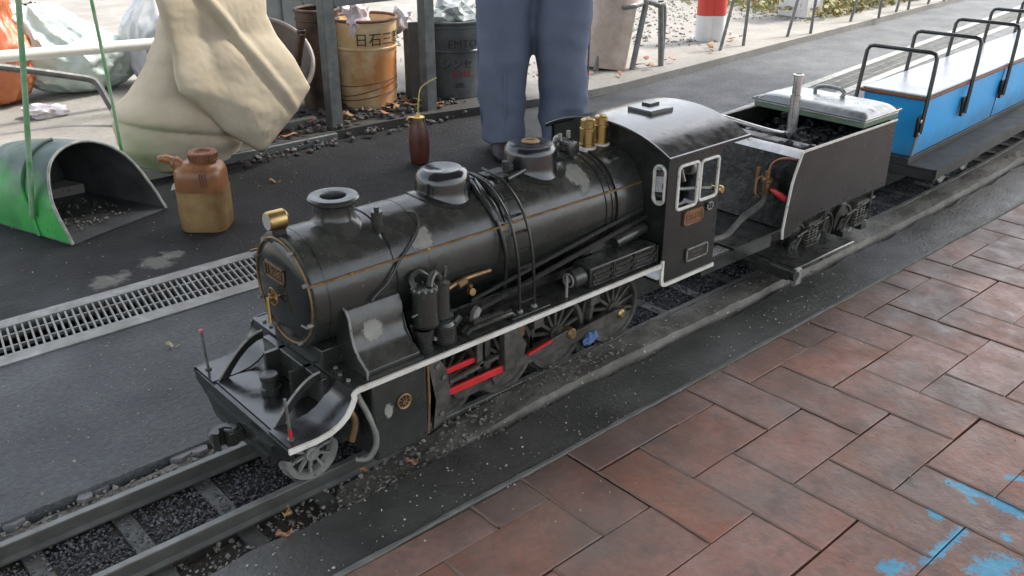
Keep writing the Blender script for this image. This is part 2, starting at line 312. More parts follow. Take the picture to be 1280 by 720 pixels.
# ---- herringbone pavers
def paver_extra(nt, pos, col, g):
    oi = _n(nt, 'ShaderNodeObjectInfo'); rnd = oi.outputs['Random']
    hs = _n(nt, 'ShaderNodeHueSaturation'); nt.links.new(col, hs.inputs['Color'])
    nt.links.new(_ramp(nt, rnd, 0, 1, .84, 1.14), hs.inputs['Value']); nt.links.new(_ramp(nt, _math(nt, 'FRACT', _math(nt, 'MULTIPLY', rnd, 7.3)), 0, 1, .72, 1.05), hs.inputs['Saturation'])
    col = hs.outputs['Color']
    grey = _ramp(nt, _noise(nt, pos, 4.5, 6, .65), .41, .64, .05, .78); col = _mix(nt, grey, col, (.148, .118, .099))
    sx = _n(nt, 'ShaderNodeSeparateXYZ'); nt.links.new(pos, sx.inputs[0])
    wob = _math(nt, 'MULTIPLY', _math(nt, 'SUBTRACT', _noise(nt, pos, 6, 5), .5), .5)
    soot = _ramp(nt, _math(nt, 'ADD', sx.outputs[1], wob), .68, .98, 0, .7); col = _mix(nt, soot, col, (.030, .026, .022))
    blotch = _ramp(nt, _noise(nt, pos, 13, 5, .6), .52, .70, 0, .55); col = _mix(nt, blotch, col, (.075, .058, .048))
    # splashes of blue paint
    nz = _noise(nt, pos, 34, 4, .6); tot = None
    for u, v, u2, v2, r in ((1158, 702, 1203, 664, .014), (1110, 714, 1124, 708, .022), (1186, 604, 1238, 622, .013), (1244, 626, 1285, 646, .02), (1228, 716, 1262, 706, .03), (1200, 606, 1212, 618, .012), (1256, 670, 1260, 674, .010), (1220, 700, 1224, 702, .012), (1212, 624, 1216, 628, .008), (1165, 640, 1172, 648, .012), (1262, 596, 1285, 600, .014)):
        p, q = G(u, v), G(u2, v2); ax = q-p; ln = ax.length_squared
        vs = _n(nt, 'ShaderNodeVectorMath', operation='SUBTRACT'); nt.links.new(pos, vs.inputs[0]); vs.inputs[1].default_value = p
        dt = _n(nt, 'ShaderNodeVectorMath', operation='DOT_PRODUCT'); nt.links.new(vs.outputs[0], dt.inputs[0]); dt.inputs[1].default_value = ax/ln
        cl = _ramp(nt, dt.outputs['Value'], 0, 1)
        sc = _n(nt, 'ShaderNodeVectorMath', operation='SCALE'); sc.inputs[0].default_value = ax; nt.links.new(cl, sc.inputs['Scale'])
        vm = _n(nt, 'ShaderNodeVectorMath', operation='DISTANCE'); nt.links.new(vs.outputs[0], vm.inputs[0]); nt.links.new(sc.outputs[0], vm.inputs[1])
        k = _ramp(nt, vm.outputs['Value'], r*1.3, r*.2); tot = k if tot is None else _math(nt, 'MAXIMUM', tot, k)
    nz = _math(nt, 'ADD', _math(nt, 'MULTIPLY', nz, .5), _math(nt, 'MULTIPLY', _noise(nt, pos, 150, 4, .7), .5))
    f = _ramp(nt, _math(nt, 'ADD', nz, _math(nt, 'MULTIPLY', tot, .3)), .64, .76, 0, .85); f = _math(nt, 'MULTIPLY', f, _ramp(nt, tot, 0, .1))
    return _mix(nt, f, col, (.05, .34, .52))
MT['paver'] = mat('clay_paver', (.285, .098, .055), (.32, .14, .085), 7, rough=(.34, .66), bump=.6, bscale=48, bdist=.003, speck=(.36, .33, .29), speck_t=.715, speck_scale=150, fine=((.17, .085, .058), 75, .7), extra=paver_extra)
MT['sand'] = mat('joint_dirt', (.032, .028, .024), (.055, .05, .043), 20, rough=(.8, .95), bump=.6)
b = B(); b.bm.faces.new([b.bm.verts.new(p) for p in ((-6, -8, -.010), (14, -8, -.010), (14, .889, -.010), (-6, .889, -.010))])
paving = tag(b.build('paving', 'sand', smooth=0), kind='structure')
UX, UY, PX, PY = .1045, .1145, 1.016, .705
_pm = {}
def paver_mesh(sx, sy):
    k = (round(sx, 4), round(sy, 4))
    if k not in _pm:
        b = B(); hx, hy, c = sx/2, sy/2, .0012; bm = b.bm
        def ring(ix, z): return [bm.verts.new((x*(hx-ix), y*(hy-ix), z)) for x, y in ((-1, -1), (1, -1), (1, 1), (-1, 1))]
        r0, r1, r2 = ring(0, -.03), ring(0, -c), ring(c, 0)
        b._skin(r0, r1); b._skin(r1, r2); bm.faces.new(r2)
        me = bpy.data.meshes.new('paver'); bm.to_mesh(me); bm.free(); me.materials.append(MT['paver']); _pm[k] = me
    return _pm[k]
def inframe(x, y, mg=90):
    d = Vector((x, y, -CAM_H)); z = d.dot(_F)
    if z < .2: return False
    u = 640+FPX*d.dot(_rt)/z; v = 360-FPX*d.dot(_U)/z
    return -mg < u < 1280+mg and -mg < v < 720+mg
rest = []; joints = []; npv = 0
for k in range(-2, 30):
    for i in range(-40, 70):
        mm = (i-k) % 4
        if mm not in (0, 3): continue
        x0 = PX+UX*i; x1 = x0+UX*(2 if mm == 0 else 1); y1 = PY+UY-UY*k; y0 = y1-UY*(1 if mm == 0 else 2)
        y1 = min(y1, .888)
        if y1-y0 < .02: continue
        gx = .0016; gy = .0024
        cx, cy = (x0+x1)/2, (y0+y1)/2; sx, sy = x1-x0-gx, y1-y0-gy
        if -.5 < x0 < 5: joints.append((x0, y0, y1))
        seen = any(inframe(*p) for p in ((x0, y0), (x1, y0), (x0, y1), (x1, y1)))
        z = .001+random.uniform(-.0011, .0008); rx, ry, rz = [random.gauss(0, s) for s in (.0035, .002, .004)]
        if seen and npv < 300:
            o = bpy.data.objects.new('paver', paver_mesh(sx, sy)); COL.objects.link(o); o.parent = paving
            o.location = (cx+random.gauss(0, .0008), cy+random.gauss(0, .0008), z); o.rotation_euler = (rx, ry, rz); npv += 1
        else: rest.append((cx, cy, z, sx, sy))
b = B()
for cx, cy, z, sx, sy in rest:
    b.box(cx-sx/2, cx+sx/2, cy-sy/2, cy+sy/2, -.02, z)
tag(b.build('paver_field', 'paver', paving, smooth=0), kind='stuff')
# dirt trodden flush into the cross joints (the long joints stay open)
MT['fill'] = mat('joint_fill', (.15, .098, .074), (.18, .13, .105), 25, rough=(.75, .95), bump=.6, bscale=120)
b = B()
for x0, y0, y1 in joints:
    n = max(2, int((y1-y0)/.012)); wv = [(.0024+.0022*noise.noise(Vector((x0*31, (y0+(y1-y0)*k/n)*60, 5)))) for k in range(n+1)]
    L_ = [b.bm.verts.new((x0-wv[k], y0+.002+(y1-y0-.004)*k/n, .0019)) for k in range(n+1)]; R__ = [b.bm.verts.new((x0+wv[k]+.0006, y0+.002+(y1-y0-.004)*k/n, .0019)) for k in range(n+1)]
    for k in range(n): b.bm.faces.new((L_[k], R__[k], R__[k+1], L_[k+1]))
tag(b.build('joint_fill', 'fill', paving, smooth=0), kind='stuff')
print('pavers', npv, len(rest))
# ---- drain with its grate
MT['galv'] = mat('galvanised_steel', (.23, .235, .225), (.32, .325, .31), 20, rough=(.42, .6), metal=.35, bump=.3, bscale=160, fine=((.12, .115, .10), 15, .5), dust=(.2, .19, .165), dust_amt=.6)
MT['pit'] = mat('drain_pit', (.012, .012, .012), None, rough=(.8, .9))
dg = thing('drain_grate', 'long grey steel drain grate set in the asphalt beside the track', 'drain', (0, 1.93, 0))
XD = [-1+i*.1 for i in range(0, 100)]
for f0, f1 in ((lambda x: 1.8295+dc(x), lambda x: 1.872+dc(x)), (lambda x: 2.003+dc(x), lambda x: 2.0415+dc(x))):
    b = B(); rows = []
    for x in XD: rows.append([b.bm.verts.new(p) for p in ((x, f0(x), -.03), (x, f0(x), .003), (x, f1(x), .003), (x, f1(x), -.03))])
    for p, q in zip(rows, rows[1:]):
        for i in range(4): b.bm.faces.new((p[i], q[i], q[(i+1) % 4], p[(i+1) % 4]))
    b.build('frame', 'galv', dg)
b = B(); rows = []
for x in XD: rows.append([b.bm.verts.new((x, y+dc(x), z)) for y, z in ((1.872, -.03), (1.874, -.09), (2.001, -.09), (2.003, -.03))])
for p, q in zip(rows, rows[1:]):
    for i in range(3): b.bm.faces.new((p[i], q[i], q[i+1], p[i+1]))
b.build('channel', 'pit', dg)
for y in (1.911, 1.966):
    b = B(); rows = []
    for x in XD: rows.append([b.bm.verts.new((x, y+dy+dc(x), z)) for dy, z in ((-.0022, -.008), (-.0022, .0005), (.0022, .0005), (.0022, -.008))])
    for p, q in zip(rows, rows[1:]):
        for i in range(4): b.bm.faces.new((p[i], q[i], q[(i+1) % 4], p[(i+1) % 4]))
    b.build('tie_bar', 'galv', dg)
b = B(); b.obox((0, 0, 0), .0042, .136, .02, Matrix.Rotation(R(-9), 3, 'Z')); bmesh.ops.recalc_face_normals(b.bm, faces=b.bm.faces); bme = bpy.data.meshes.new('bar'); b.bm.to_mesh(bme); bme.materials.append(MT['galv'])
far = B()
for i in range(500):
    x = .02+.0148*i
    if x < 2.9:
        o = bpy.data.objects.new('bar', bme); COL.objects.link(o); o.parent = dg; o.matrix_parent_inverse = root_of(dg).inverted(); o.location = (x, 1.9375+dc(x), -.0085)
    else: far.obox((x, 1.9375+dc(x), -.0085), .0042, .136, .02, Matrix.Rotation(R(-9)+math.atan(.06*(x-1.6)), 3, 'Z'))
tag(far.build('bar_field', 'galv', dg, smooth=0), kind='stuff')
# ---- track
MT['sleeper'] = mat('steel_sleeper', (.06, .064, .06), (.12, .125, .115), 25, rough=(.45, .65), metal=.3, bump=.5, bscale=120, fine=((.035, .028, .018), 40, .7))
tr = thing('railway_track', 'narrow miniature railway track with steel rails on flat metal sleepers', 'railway track', (1, YC, -.042))
prof = [(-.011, -.03), (.011, -.03), (.011, -.027), (.0028, -.024), (.0028, -.009), (.0066, -.007), (.0066, -.0012), (.0054, 0), (-.0054, 0), (-.0066, -.0012), (-.0066, -.007), (-.0028, -.009), (-.0028, -.024), (-.011, -.027)]
for yr in (1.1165, 1.2745):
    b = B(); rows = []
    for x in [-3, -1]+[i*.1 for i in range(-5, 90)]+[12, 18, 30]: rows.append([b.bm.verts.new((x, yr+tc(x)+a, z)) for a, z in prof])
    for p, q in zip(rows, rows[1:]):
        for i in range(len(p)): b.bm.faces.new((p[i], p[(i+1) % len(p)], q[(i+1) % len(p)], q[i]))
    b.build('rail', 'rail', tr, smooth=30)
slm = None
for n in range(-3, 46):
    x = .3027+.132*n
    if slm is None:
        b = B(); b.box(-.0145, .0145, -.165, .135, -.016, 0); bmesh.ops.bevel(b.bm, geom=b.bm.edges[:], offset=.0015, segments=1, affect='EDGES'); slm = bpy.data.meshes.new('sleeper'); b.bm.to_mesh(slm); slm.materials.append(MT['sleeper'])
    o = bpy.data.objects.new('sleeper', slm); COL.objects.link(o); o.parent = tr; o.matrix_parent_inverse = root_of(tr).inverted(); o.location = (x, YC+tc(x)+random.gauss(0, .003), -.0302); o.rotation_euler = (0, random.gauss(0, .01), random.gauss(0, .012)+math.atan(.06*max(0, x-2.2)))
# ---- ballast and grit
cs, sz = [], []
for _ in range(24000):
    x = random.uniform(-.3, 3.2); y = random.uniform(1.128, 1.262)+tc(x); n = noise.noise(Vector((x*14, y*14, 2)))
    ph = ((x-.3027) % .132); ph = min(ph, .132-ph)
    if ph < .017 and (random.random() < .72+.25*noise.noise(Vector((x*9, y*30, 2)))): continue
    cs.append((x, y, (-.034 if ph > .016 else -.0295)+.003*n*(ph > .016)+random.uniform(-.003, .0022)*(ph > .016))); sz.append(abs(random.gauss(.0015, .0009))+.0007)
MT['ballast'] = mat('dark_ballast', (.022, .023, .026), (.15, .154, .165), 150, rough=(.22, .6), bump=.3)
tag(lumps('ballast', 'ballast', cs, sz), 'dark fine gravel ballast between the rails', 'gravel', kind='stuff')
cs, sz = [], []
for _ in range(3200):
    x = min(random.uniform(-.2, 3.4), random.uniform(-.2, 3.4)); n = noise.noise(Vector((x*6, 5, 0)))
    if random.random() < .5: y = random.gauss(1.028, .008)+.01*n; z = -.008+random.uniform(-.03, .006)*(y > 1.026)
    else: y = random.uniform(1.035, 1.105); z = -.035+.046*sst((x-.46)/.62)+random.uniform(-.002, .003)
    cs.append((x, y+tc(x), z)); sz.append((abs(random.gauss(.0018, .0014))+.0008)*(1 if x < .9 else .6))
for _ in range(1500):
    x = random.uniform(-.2, 3); cs.append((x, random.uniform(1.286, 1.316)+tc(x), -.012+random.uniform(-.002, .003))); sz.append(abs(random.gauss(.002, .0018))+.001)
MT['grit'] = mat('pale_dirty_grit', (.07, .065, .052), (.28, .27, .235), 160, rough=(.45, .8), bump=.3)
tag(lumps('track_grit', 'grit', cs, sz), 'pale and brown grit spilled along the outer side of the near rail', 'grit', kind='stuff')
cs, sz = [], []
for _ in range(900):
    x = random.uniform(.2, 3); y = random.choice([random.uniform(.9, 1.02), random.uniform(.9, 1.02), random.gauss(.893, .012), random.uniform(.3, .89)]); cs.append((x, y, .001)); sz.append(abs(random.gauss(.0009, .0006))+.0004)
for _ in range(700):
    x = random.uniform(.1, 2.2); y = random.choice([random.uniform(1.34, 1.82), random.uniform(2.06, 2.7)]); cs.append((x, y, .001)); sz.append(abs(random.gauss(.0009, .0007))+.0004)
MT['speck'] = mat('pale_crumbs', (.25, .24, .21), (.42, .40, .36), 160, rough=(.6, .8))
tag(lumps('crumbs', 'speck', cs, sz), 'tiny pale crumbs of stone scattered over the paving and asphalt', 'grit', kind='stuff')
# grimy ledge of packed dirt and old concrete outside the near rail, lower towards the front
b = B(); nx, ny = 560, 14; gg = []
for i in range(nx+1):
    x = -.1+4.4*i/nx; base = -.036+.046*sst((x-.46)/.62)
    row = []
    for j in range(ny+1):
        t = j/ny; y = 1.0305+.073*t+tc(x)+(.004*noise.noise(Vector((x*22, 3, 0))) if j == 0 else 0)
        z = base+.003*noise.noise(Vector((x*13, y*24, 0)))+.0022*noise.noise(Vector((x*45, y*60, 3)))+.0012*noise.noise(Vector((x*110, y*130, 5)))-(.03 if j == 0 else 0)-.006*t*t
        row.append(b.bm.verts.new((x, y, z)))
    gg.append(row)
for i in range(nx):
    for j in range(ny): b.bm.faces.new((gg[i][j], gg[i+1][j], gg[i+1][j+1], gg[i][j+1]))
MT['ledge'] = mat('packed_grime', (.10, .098, .085), (.205, .20, .175), 7, lo=.36, hi=.6, rough=(.4, .7), bump=.7, bscale=110, bdist=.003, speck=(.42, .41, .37), speck_t=.69, speck_scale=110, fine=((.06, .052, .036), 13, .7))
tag(b.build('packed_ledge', 'ledge', smooth=50), kind='structure')
b = B(); nx, ny = 420, 7; gg = []      # the same grime packed between the far rail and the asphalt
for i in range(nx+1):
    x = -.4+3.4*i/nx; row = []
    for j in range(ny+1):
        t = j/ny; y = 1.2835+.0335*t+tc(x)+(.004*noise.noise(Vector((x*25, 8, 0))) if j == ny else 0)
        row.append(b.bm.verts.new((x, y, -.0125+.004*noise.noise(Vector((x*16, y*30, 6)))+.003*noise.noise(Vector((x*60, y*70, 2)))-(.025 if j == ny else 0)-.008*(j == 0))))
    gg.append(row)
for i in range(nx):
    for j in range(ny): b.bm.faces.new((gg[i][j], gg[i+1][j], gg[i+1][j+1], gg[i][j+1]))
tag(b.build('packed_ledge', 'ledge', smooth=50), kind='structure')
# flat mortar flakes in the gap beside the far rail, and at sleeper ends
MT['flake'] = mat('grey_flake', (.14, .145, .14), (.2, .2, .19), 40, rough=(.6, .8), bump=.5, bscale=120)
for u, v, a in ((228, 573, .035), (250, 566, .03), (125, 612, .03), (108, 624, .025), (20, 655, .03)):
    p = G(u, v, -.012); b = B(); pl = [(p.x+(a*random.uniform(.7, 1.1))*math.cos(t)*.6, p.y+.011*random.uniform(.7, 1.2)*math.sin(t)) for t in [i*math.pi/3+.3 for i in range(6)]]
    b.prism(pl, 'xy', -.03, -.004+random.uniform(-.003, .002)); tag(b.build('mortar_flake', 'flake', smooth=0), 'broken flake of grey mortar wedged between far rail and asphalt', 'rubble', 'mortar flakes in the rail gap')
# ================================================================ LOCOMOTIVE
YN = 1.036; YF = my(YN)
lo = thing('steam_locomotive', 'black miniature steam locomotive with brass fittings standing on the track', 'locomotive', (.95, YC, 0))
def P(b, name, m, **k):
    par = k.pop('parent', lo); return b.build(name, m, par, **k)
def both(fn):
    fn(lambda y: y); fn(my)
def ybox(b, f, x0, x1, ya, yb, z0, z1):
    a, c = sorted((f(ya), f(yb))); return b.box(x0, x1, a, c, z0, z1)
# boiler barrel, smokebox
AX = (0, YC, ZB)
boil = P(B().lathe([(0, .736), (.0955, .736), (RB, .738), (RB, 1.243), (.0955, 1.2435), (0, 1.2435)], AX, 'X', 96), 'boiler', MT['black_dusty'])
P(B().lathe([(0, 1.244), (.1, 1.244), (.1005, 1.246), (.1005, 1.3), (.1005, 1.316), (0, 1.316)], AX, 'X', 96), 'firebox', 'black_dusty')
smk = P(B().lathe([(0, .588), (.088, .588), (.0935, .590), (.0948, .594), (.0948, .735), (0, .735)], AX, 'X', 96), 'smokebox', 'black_dusty')
for x, w_, r in ((.613, .003, .0956), (.7365, .004, .0968), (.80, .002, .0966), (1.216, .004, .0978), (1.2325, .004, .0978)):
    P(B().lathe([(r-.004, x-w_/2), (r, x-w_/2+.0006), (r, x+w_/2-.0006), (r-.004, x+w_/2)], AX, 'X', 96), 'boiler_band', 'black')
# smokebox door
door = P(B().lathe([(0, .5775), (.03, .578), (.055, .5805), (.072, .584), (.080, .5885), (.080, .592)], AX, 'X', 64), 'smokebox_door', 'black')
P(B().tube([(.5875, YC+.0857*math.cos(a), ZB+.0857*math.sin(a)) for a in [i*2*math.pi/64 for i in range(64)]], .0021, 8, closed=True), 'door_ring', 'brass_dull')
for a in (25, 62, 118, 155, 200, 240, 300, 335):
    c = Vector((.586, YC+.0855*math.cos(R(a)), ZB+.0855*math.sin(R(a)))); P(B().cyl(c+Vector((-.006, 0, 0)), c+Vector((.003, 0, 0)), .0035, n=8), 'door_clamp', 'grey_metal')
P(B().bar((.5815, YC-.01, ZB-.038), (.5845, YC-.07, ZB-.038), .002, .004), 'hinge_strap', 'grey_metal')
# smokebox number plate
def plate(name, cx, cy, cz, w_, h, face, parent, bm_, fm, txt, tm, ts, lines=None):
    b = B(); M = Matrix.Identity(3) if face == 'y' else Matrix.Rotation(R(90), 3, 'Z')
    b.obox((cx, cy, cz), w_, .003, h, M); p = P(b, name, bm_, parent=parent, bevel=.0005)
    n = Vector((0, -1, 0)) if face == 'y' else Vector((-1, 0, 0)); ax = Vector((1, 0, 0)) if face == 'y' else Vector((0, -1, 0))
    b = B(); off = n*.0022; t = .0016
    for sx, sz, ww, hh in ((0, h/2-t, w_, t*2), (0, -h/2+t, w_, t*2), (w_/2-t, 0, t*2, h), (-w_/2+t, 0, t*2, h)):
        b.obox(Vector((cx, cy, cz))+off+ax*sx+Vector((0, 0, sz)), ww, .0014, hh, M)
    P(b, 'plate_rim', fm, parent=p)
    for tx, sz, dz in lines or [(txt, ts, 0)]:
        me = text_mesh(tx, sz, .0007)
        for v in me.vertices:
            c = Vector((cx, cy, cz+dz))+n*(.0022+v.co.z*.6)+ax*v.co.x+Vector((0, 0, v.co.y)); v.co = c
        obj('lettering', me, tm, p, smooth=0)
    return p
plate('number_plate', .5795, YC+.006, ZB+.032, .062, .026, 'x', lo, 'black', 'brass_dull', '19680', 'brass_dull', .019)
hw = P(B().tube([(.568, YC+.014*math.cos(a), ZB-.004+.014*math.sin(a)) for a in [i*2*math.pi/20 for i in range(20)]], .0018, 6, closed=True), 'door_wheel', 'brass_dull')
P(B().cyl((.5785, YC, ZB-.004), (.562, YC, ZB-.004), .005, n=12).cyl((.568, YC-.014, ZB-.004), (.568, YC+.014, ZB-.004), .0016, n=6).cyl((.568, YC, ZB-.018), (.568, YC, ZB+.010), .0016, n=6), 'wheel_hub', 'brass', parent=hw)
P(B().tube([(.560, YC+.001, ZB-.003), (.5585, YC-.002, ZB-.020), (.557, YC-.005, ZB-.043)], [.0032, .003, .0036], 10), 'door_handle', 'brass')
# head lamp
hl = P(B().lathe([(.011, 0), (.0142, .001), (.0152, .004), (.0152, .028), (.012, .032), (0, .033)], (.572, YC, .4125), 'X', 28), 'headlamp', 'brass')
P(B().lathe([(0, -.0005), (.0125, .0003), (.0125, .003)], (.5715, YC, .4125), 'X', 24), 'lens', 'glass', parent=hl)
P(B().box(.582, .600, YC-.006, YC+.006, .386, .398), 'lamp_bracket', 'black')
# chimney
ch = P(B().lathe([(.052, .374), (.043, .384), (.035, .391), (.0315, .398), (.031, .412), (.0325, .4165), (.0385, .419), (.0405, .4215), (.0405, .4255), (.038, .4285), (.030, .4295), (.021, .428), (.0195, .424), (.0195, .39)], (.688, YC, 0), 'Z', 48), 'chimney', 'black_dusty')
P(B().lathe([(0, .418), (.0195, .418)], (.688, YC, 0), 'Z', 24), 'chimney_bore', 'coal', parent=ch)
# saddle flange lying on the barrel
def saddle(xc, r_out, parent, m='black'):
    b = B(); rings = []
    for rr, up in ((.03, .003), (r_out-.004, .003), (r_out-.001, .0025), (r_out, -.001)):
        ring = []
        for i in range(48):
            a = 2*math.pi*i/48; x = rr*math.cos(a); s_ = rr*math.sin(a); th = s_/RB
            ring.append(b.bm.verts.new((xc+x, YC+(RB+up)*math.sin(th), ZB+(RB+up)*math.cos(th))))
        rings.append(ring)
    for p, q in zip(rings, rings[1:]): b._skin(p, q)
    return P(b, 'flange', m, parent=parent)
d1 = P(B().lathe([(.062, .362), (.055, .374), (.0495, .386), (.0475, .398), (.047, .408), (.0455, .416), (.041, .424), (.033, .4285), (.027, .4275), (.018, .4245), (0, .4235)], (.902, YC, 0), 'Z', 48), 'sand_dome', 'black_gloss'); saddle(.902, .064, d1)
d2 = P(B().lathe([(.066, .360), (.057, .373), (.0515, .386), (.0497, .398), (.0493, .418), (.0475, .426), (.042, .4315), (.03, .4335), (.017, .434), (0, .434)], (1.106, YC, 0), 'Z', 48), 'steam_dome', 'black_gloss'); saddle(1.106, .068, d2)
P(B().lathe([(0, .4345), (.0165, .4345), (.017, .436), (.016, .438), (.009, .4385), (.0085, .4365), (0, .4365)], (1.106, YC, 0), 'Z', 24), 'dome_cap', 'brass_dull', parent=d2)
# safety valves
for x in (1.256, 1.2935):
    sv = P(B().lathe([(.0155, .396), (.0155, .404), (.0145, .4045), (.0145, .428), (.0153, .429), (.0153, .434), (.0138, .435), (.0138, .4495), (.011, .4515), (.004, .451), (.0035, .4545), (0, .455)], (x, YC, 0), 'Z', 28), 'safety_valve', 'brass')
    P(B().lathe([(.0185, .389), (.019, .394), (.0185, .397), (.0155, .398)], (x, YC, 0), 'Z', 24), 'valve_base', 'white', parent=sv)
# turbo generator
tg = P(B().lathe([(0, 0), (.011, 0), (.0145, .002), (.0145, .008), (.0125, .010), (.0125, .026), (.0155, .028), (.0155, .034), (.010, .036), (0, .037)], (1.200, YC-.022, .407), 'Y', 24), 'generator', 'black_dusty')
P(B().box(1.188, 1.212, YC-.012, YC+.008, .386, .398), 'generator_foot', 'black_dusty', parent=tg)
P(B().tube(smooth_path([(1.186, YC-.004, .412), (1.178, YC-.002, .424), (1.166, YC, .418), (1.160, YC, .40)]), .0035, 8), 'generator_pipe', 'black_dusty', parent=tg)
for dx, dz in ((-.012, .012), (.010, .014)): P(B().cyl((1.2+dx, YC+.006, .407+dz), (1.2+dx, YC+.006, .421+dz), .004, n=8), 'generator_valve', 'grey_metal', parent=tg)
# brass handrail strip with knobs along the barrel
def ang(a, r): return (YC-r*math.cos(R(a)), ZB+r*math.sin(R(a)))
for f in (lambda y: y, my):
    y, z = ang(23, RB+.0045); y = f(y)
    hr = P(B().bar((.583, y, z), (1.335, y, z), .0028, .0034), 'handrail', 'brass_dull')
    for x in (.655, .80, .962, 1.225): P(B().lathe([(0, -.003), (.0032, -.002), (.0032, .002), (0, .003)], (x, y, z), 'Z', 10), 'handrail_knob', 'brass', parent=hr)
# filler patches on the barrel
def patch_mat():
    m = mat('worn_through_patch', (.17, .175, .155), (.25, .25, .22), 60, rough=(.55, .8), bump=.4, bscale=200); nt = m.node_tree; P_ = nt.nodes['Principled BSDF']
    a = _n(nt, 'ShaderNodeAttribute', attribute_name='fade'); g = _n(nt, 'ShaderNodeNewGeometry')
    k = _math(nt, 'ADD', a.outputs['Fac'], _math(nt, 'MULTIPLY', _math(nt, 'SUBTRACT', _noise(nt, g.outputs['Position'], 160, 5, .7), .5), .022))
    nt.links.new(_ramp(nt, k, .0, .006, 0, .85), P_.inputs['Alpha']); return m
MT['patch'] = patch_mat()
def blot_mat(name, c, rx, rz):        # bare spot with a ragged, feathered outline
    m = mat(name, (.20, .205, .18), (.28, .28, .25), 60, rough=(.55, .8), bump=.4, bscale=200); nt = m.node_tree; g = _n(nt, 'ShaderNodeNewGeometry'); sx = _n(nt, 'ShaderNodeSeparateXYZ'); nt.links.new(g.outputs['Position'], sx.inputs[0])
    a = _math(nt, 'POWER', _math(nt, 'DIVIDE', _math(nt, 'SUBTRACT', sx.outputs[0], c[0]), rx), 2.); b_ = _math(nt, 'POWER', _math(nt, 'DIVIDE', _math(nt, 'SUBTRACT', sx.outputs[2], c[1]), rz), 2.)
    k = _math(nt, 'ADD', _math(nt, 'SQRT', _math(nt, 'ADD', a, b_)), _math(nt, 'MULTIPLY', _math(nt, 'SUBTRACT', _noise(nt, g.outputs['Position'], 130, 5, .7), .5), 1.1))
    nt.links.new(_ramp(nt, k, .85, .6, 0, .9), nt.nodes['Principled BSDF'].inputs['Alpha']); return m
def barrel_patch(outline, r, name='bare_patch', m='patch'):
    pl = []
    for u, v in outline:
        p = hit(u, v, r); pl.append((p.x, math.atan2(p.z-ZB, YC-p.y)))
    xs = [p[0] for p in pl]; ts = [p[1] for p in pl]; b = B(); cell = {}; st = .0012; sta = st/r
    def inside(x, t):
        c = False; j = len(pl)-1
        for i in range(len(pl)):
            if (pl[i][1] > t) != (pl[j][1] > t) and x < (pl[j][0]-pl[i][0])*(t-pl[i][1])/(pl[j][1]-pl[i][1])+pl[i][0]: c = not c
            j = i
        return c
    def vert(i, k):
        if (i, k) not in cell:
            x = min(xs)+i*st; t = min(ts)+k*sta; cell[i, k] = b.bm.verts.new((x, YC-r*math.cos(t), ZB+r*math.sin(t)))
        return cell[i, k]
    for i in range(-2, int((max(xs)-min(xs))/st)+3):
        for k in range(-2, int((max(ts)-min(ts))/sta)+3):
            x = min(xs)+(i+.5)*st; t = min(ts)+(k+.5)*sta; n = .003*noise.noise(Vector((x*180, t*18, 1)))
            if inside(x+n, t+n/r): b.bm.faces.new((vert(i, k), vert(i+1, k), vert(i+1, k+1), vert(i, k+1)))
    fade = []
    for (i, k), v_ in cell.items():
        x = min(xs)+i*st; t = min(ts)+k*sta; dm = 1.
        for (x0, t0), (x1, t1) in zip(pl, pl[1:]+pl[:1]):
            A_ = Vector((x0, t0*r)); C_ = Vector((x1, t1*r)); p_ = Vector((x, t*r)); e_ = C_-A_; h_ = clampd((p_-A_).dot(e_)/max(e_.length_squared, 1e-9), 0, 1); dm = min(dm, (p_-A_-e_*h_).length)
        fade.append((v_, dm))
    b.bm.verts.index_update(); fd = {v_.index: d for v_, d in fade}
    if len(b.bm.faces):
        o = P(b, name, m, parent=boil); at = o.data.attributes.new('fade', 'FLOAT', 'POINT')
        for i in range(len(o.data.vertices)): at.data[i].value = fd.get(i, 0)
def cr(sx, sy, s, pts): return [(sx+x/s, sy+y/s) for x, y in pts]
barrel_patch(cr(480, 170, 3.75, [(830, 140), (870, 122), (900, 128), (940, 160), (970, 210), (966, 260), (940, 285), (915, 272), (918, 240), (870, 220), (842, 185)]), RB+.0008)
barrel_patch(cr(480, 170, 3.75, [(150, 425), (195, 412), (225, 465), (238, 520), (205, 545), (150, 540), (112, 510)]), RB+.0007)
barrel_patch(cr(480, 170, 3.75, [(1005, 105), (1030, 92), (1060, 112), (1105, 92), (1098, 108), (1062, 128), (1030, 130)]), .1011)
# ladder over the barrel
lad = P(B().tube(smooth_path([(.957, 1.058, .184), (.957, 1.059, .24), (.957, 1.064, .29), (.957, 1.078, .338), (.957, 1.106, .376), (.957, 1.146, .4005), (.957, YC, .408)]), .0027, 8), 'ladder_rail', 'black')
P(B().tube(smooth_path([(.991, 1.058, .184), (.991, 1.059, .24), (.991, 1.064, .29), (.991, 1.078, .338), (.991, 1.106, .376), (.991, 1.146, .4005), (.991, YC, .408)]), .0027, 8), 'ladder_rail', 'black')
for y, z in ((1.0585, .205), (1.059, .236), (1.062, .267), (1.0685, .297), (1.079, .3255), (1.0935, .351), (1.115, .374), (1.141, .391)): P(B().bar((.957, y, z), (.991, y, z), .004, .004), 'ladder_rung', 'black')
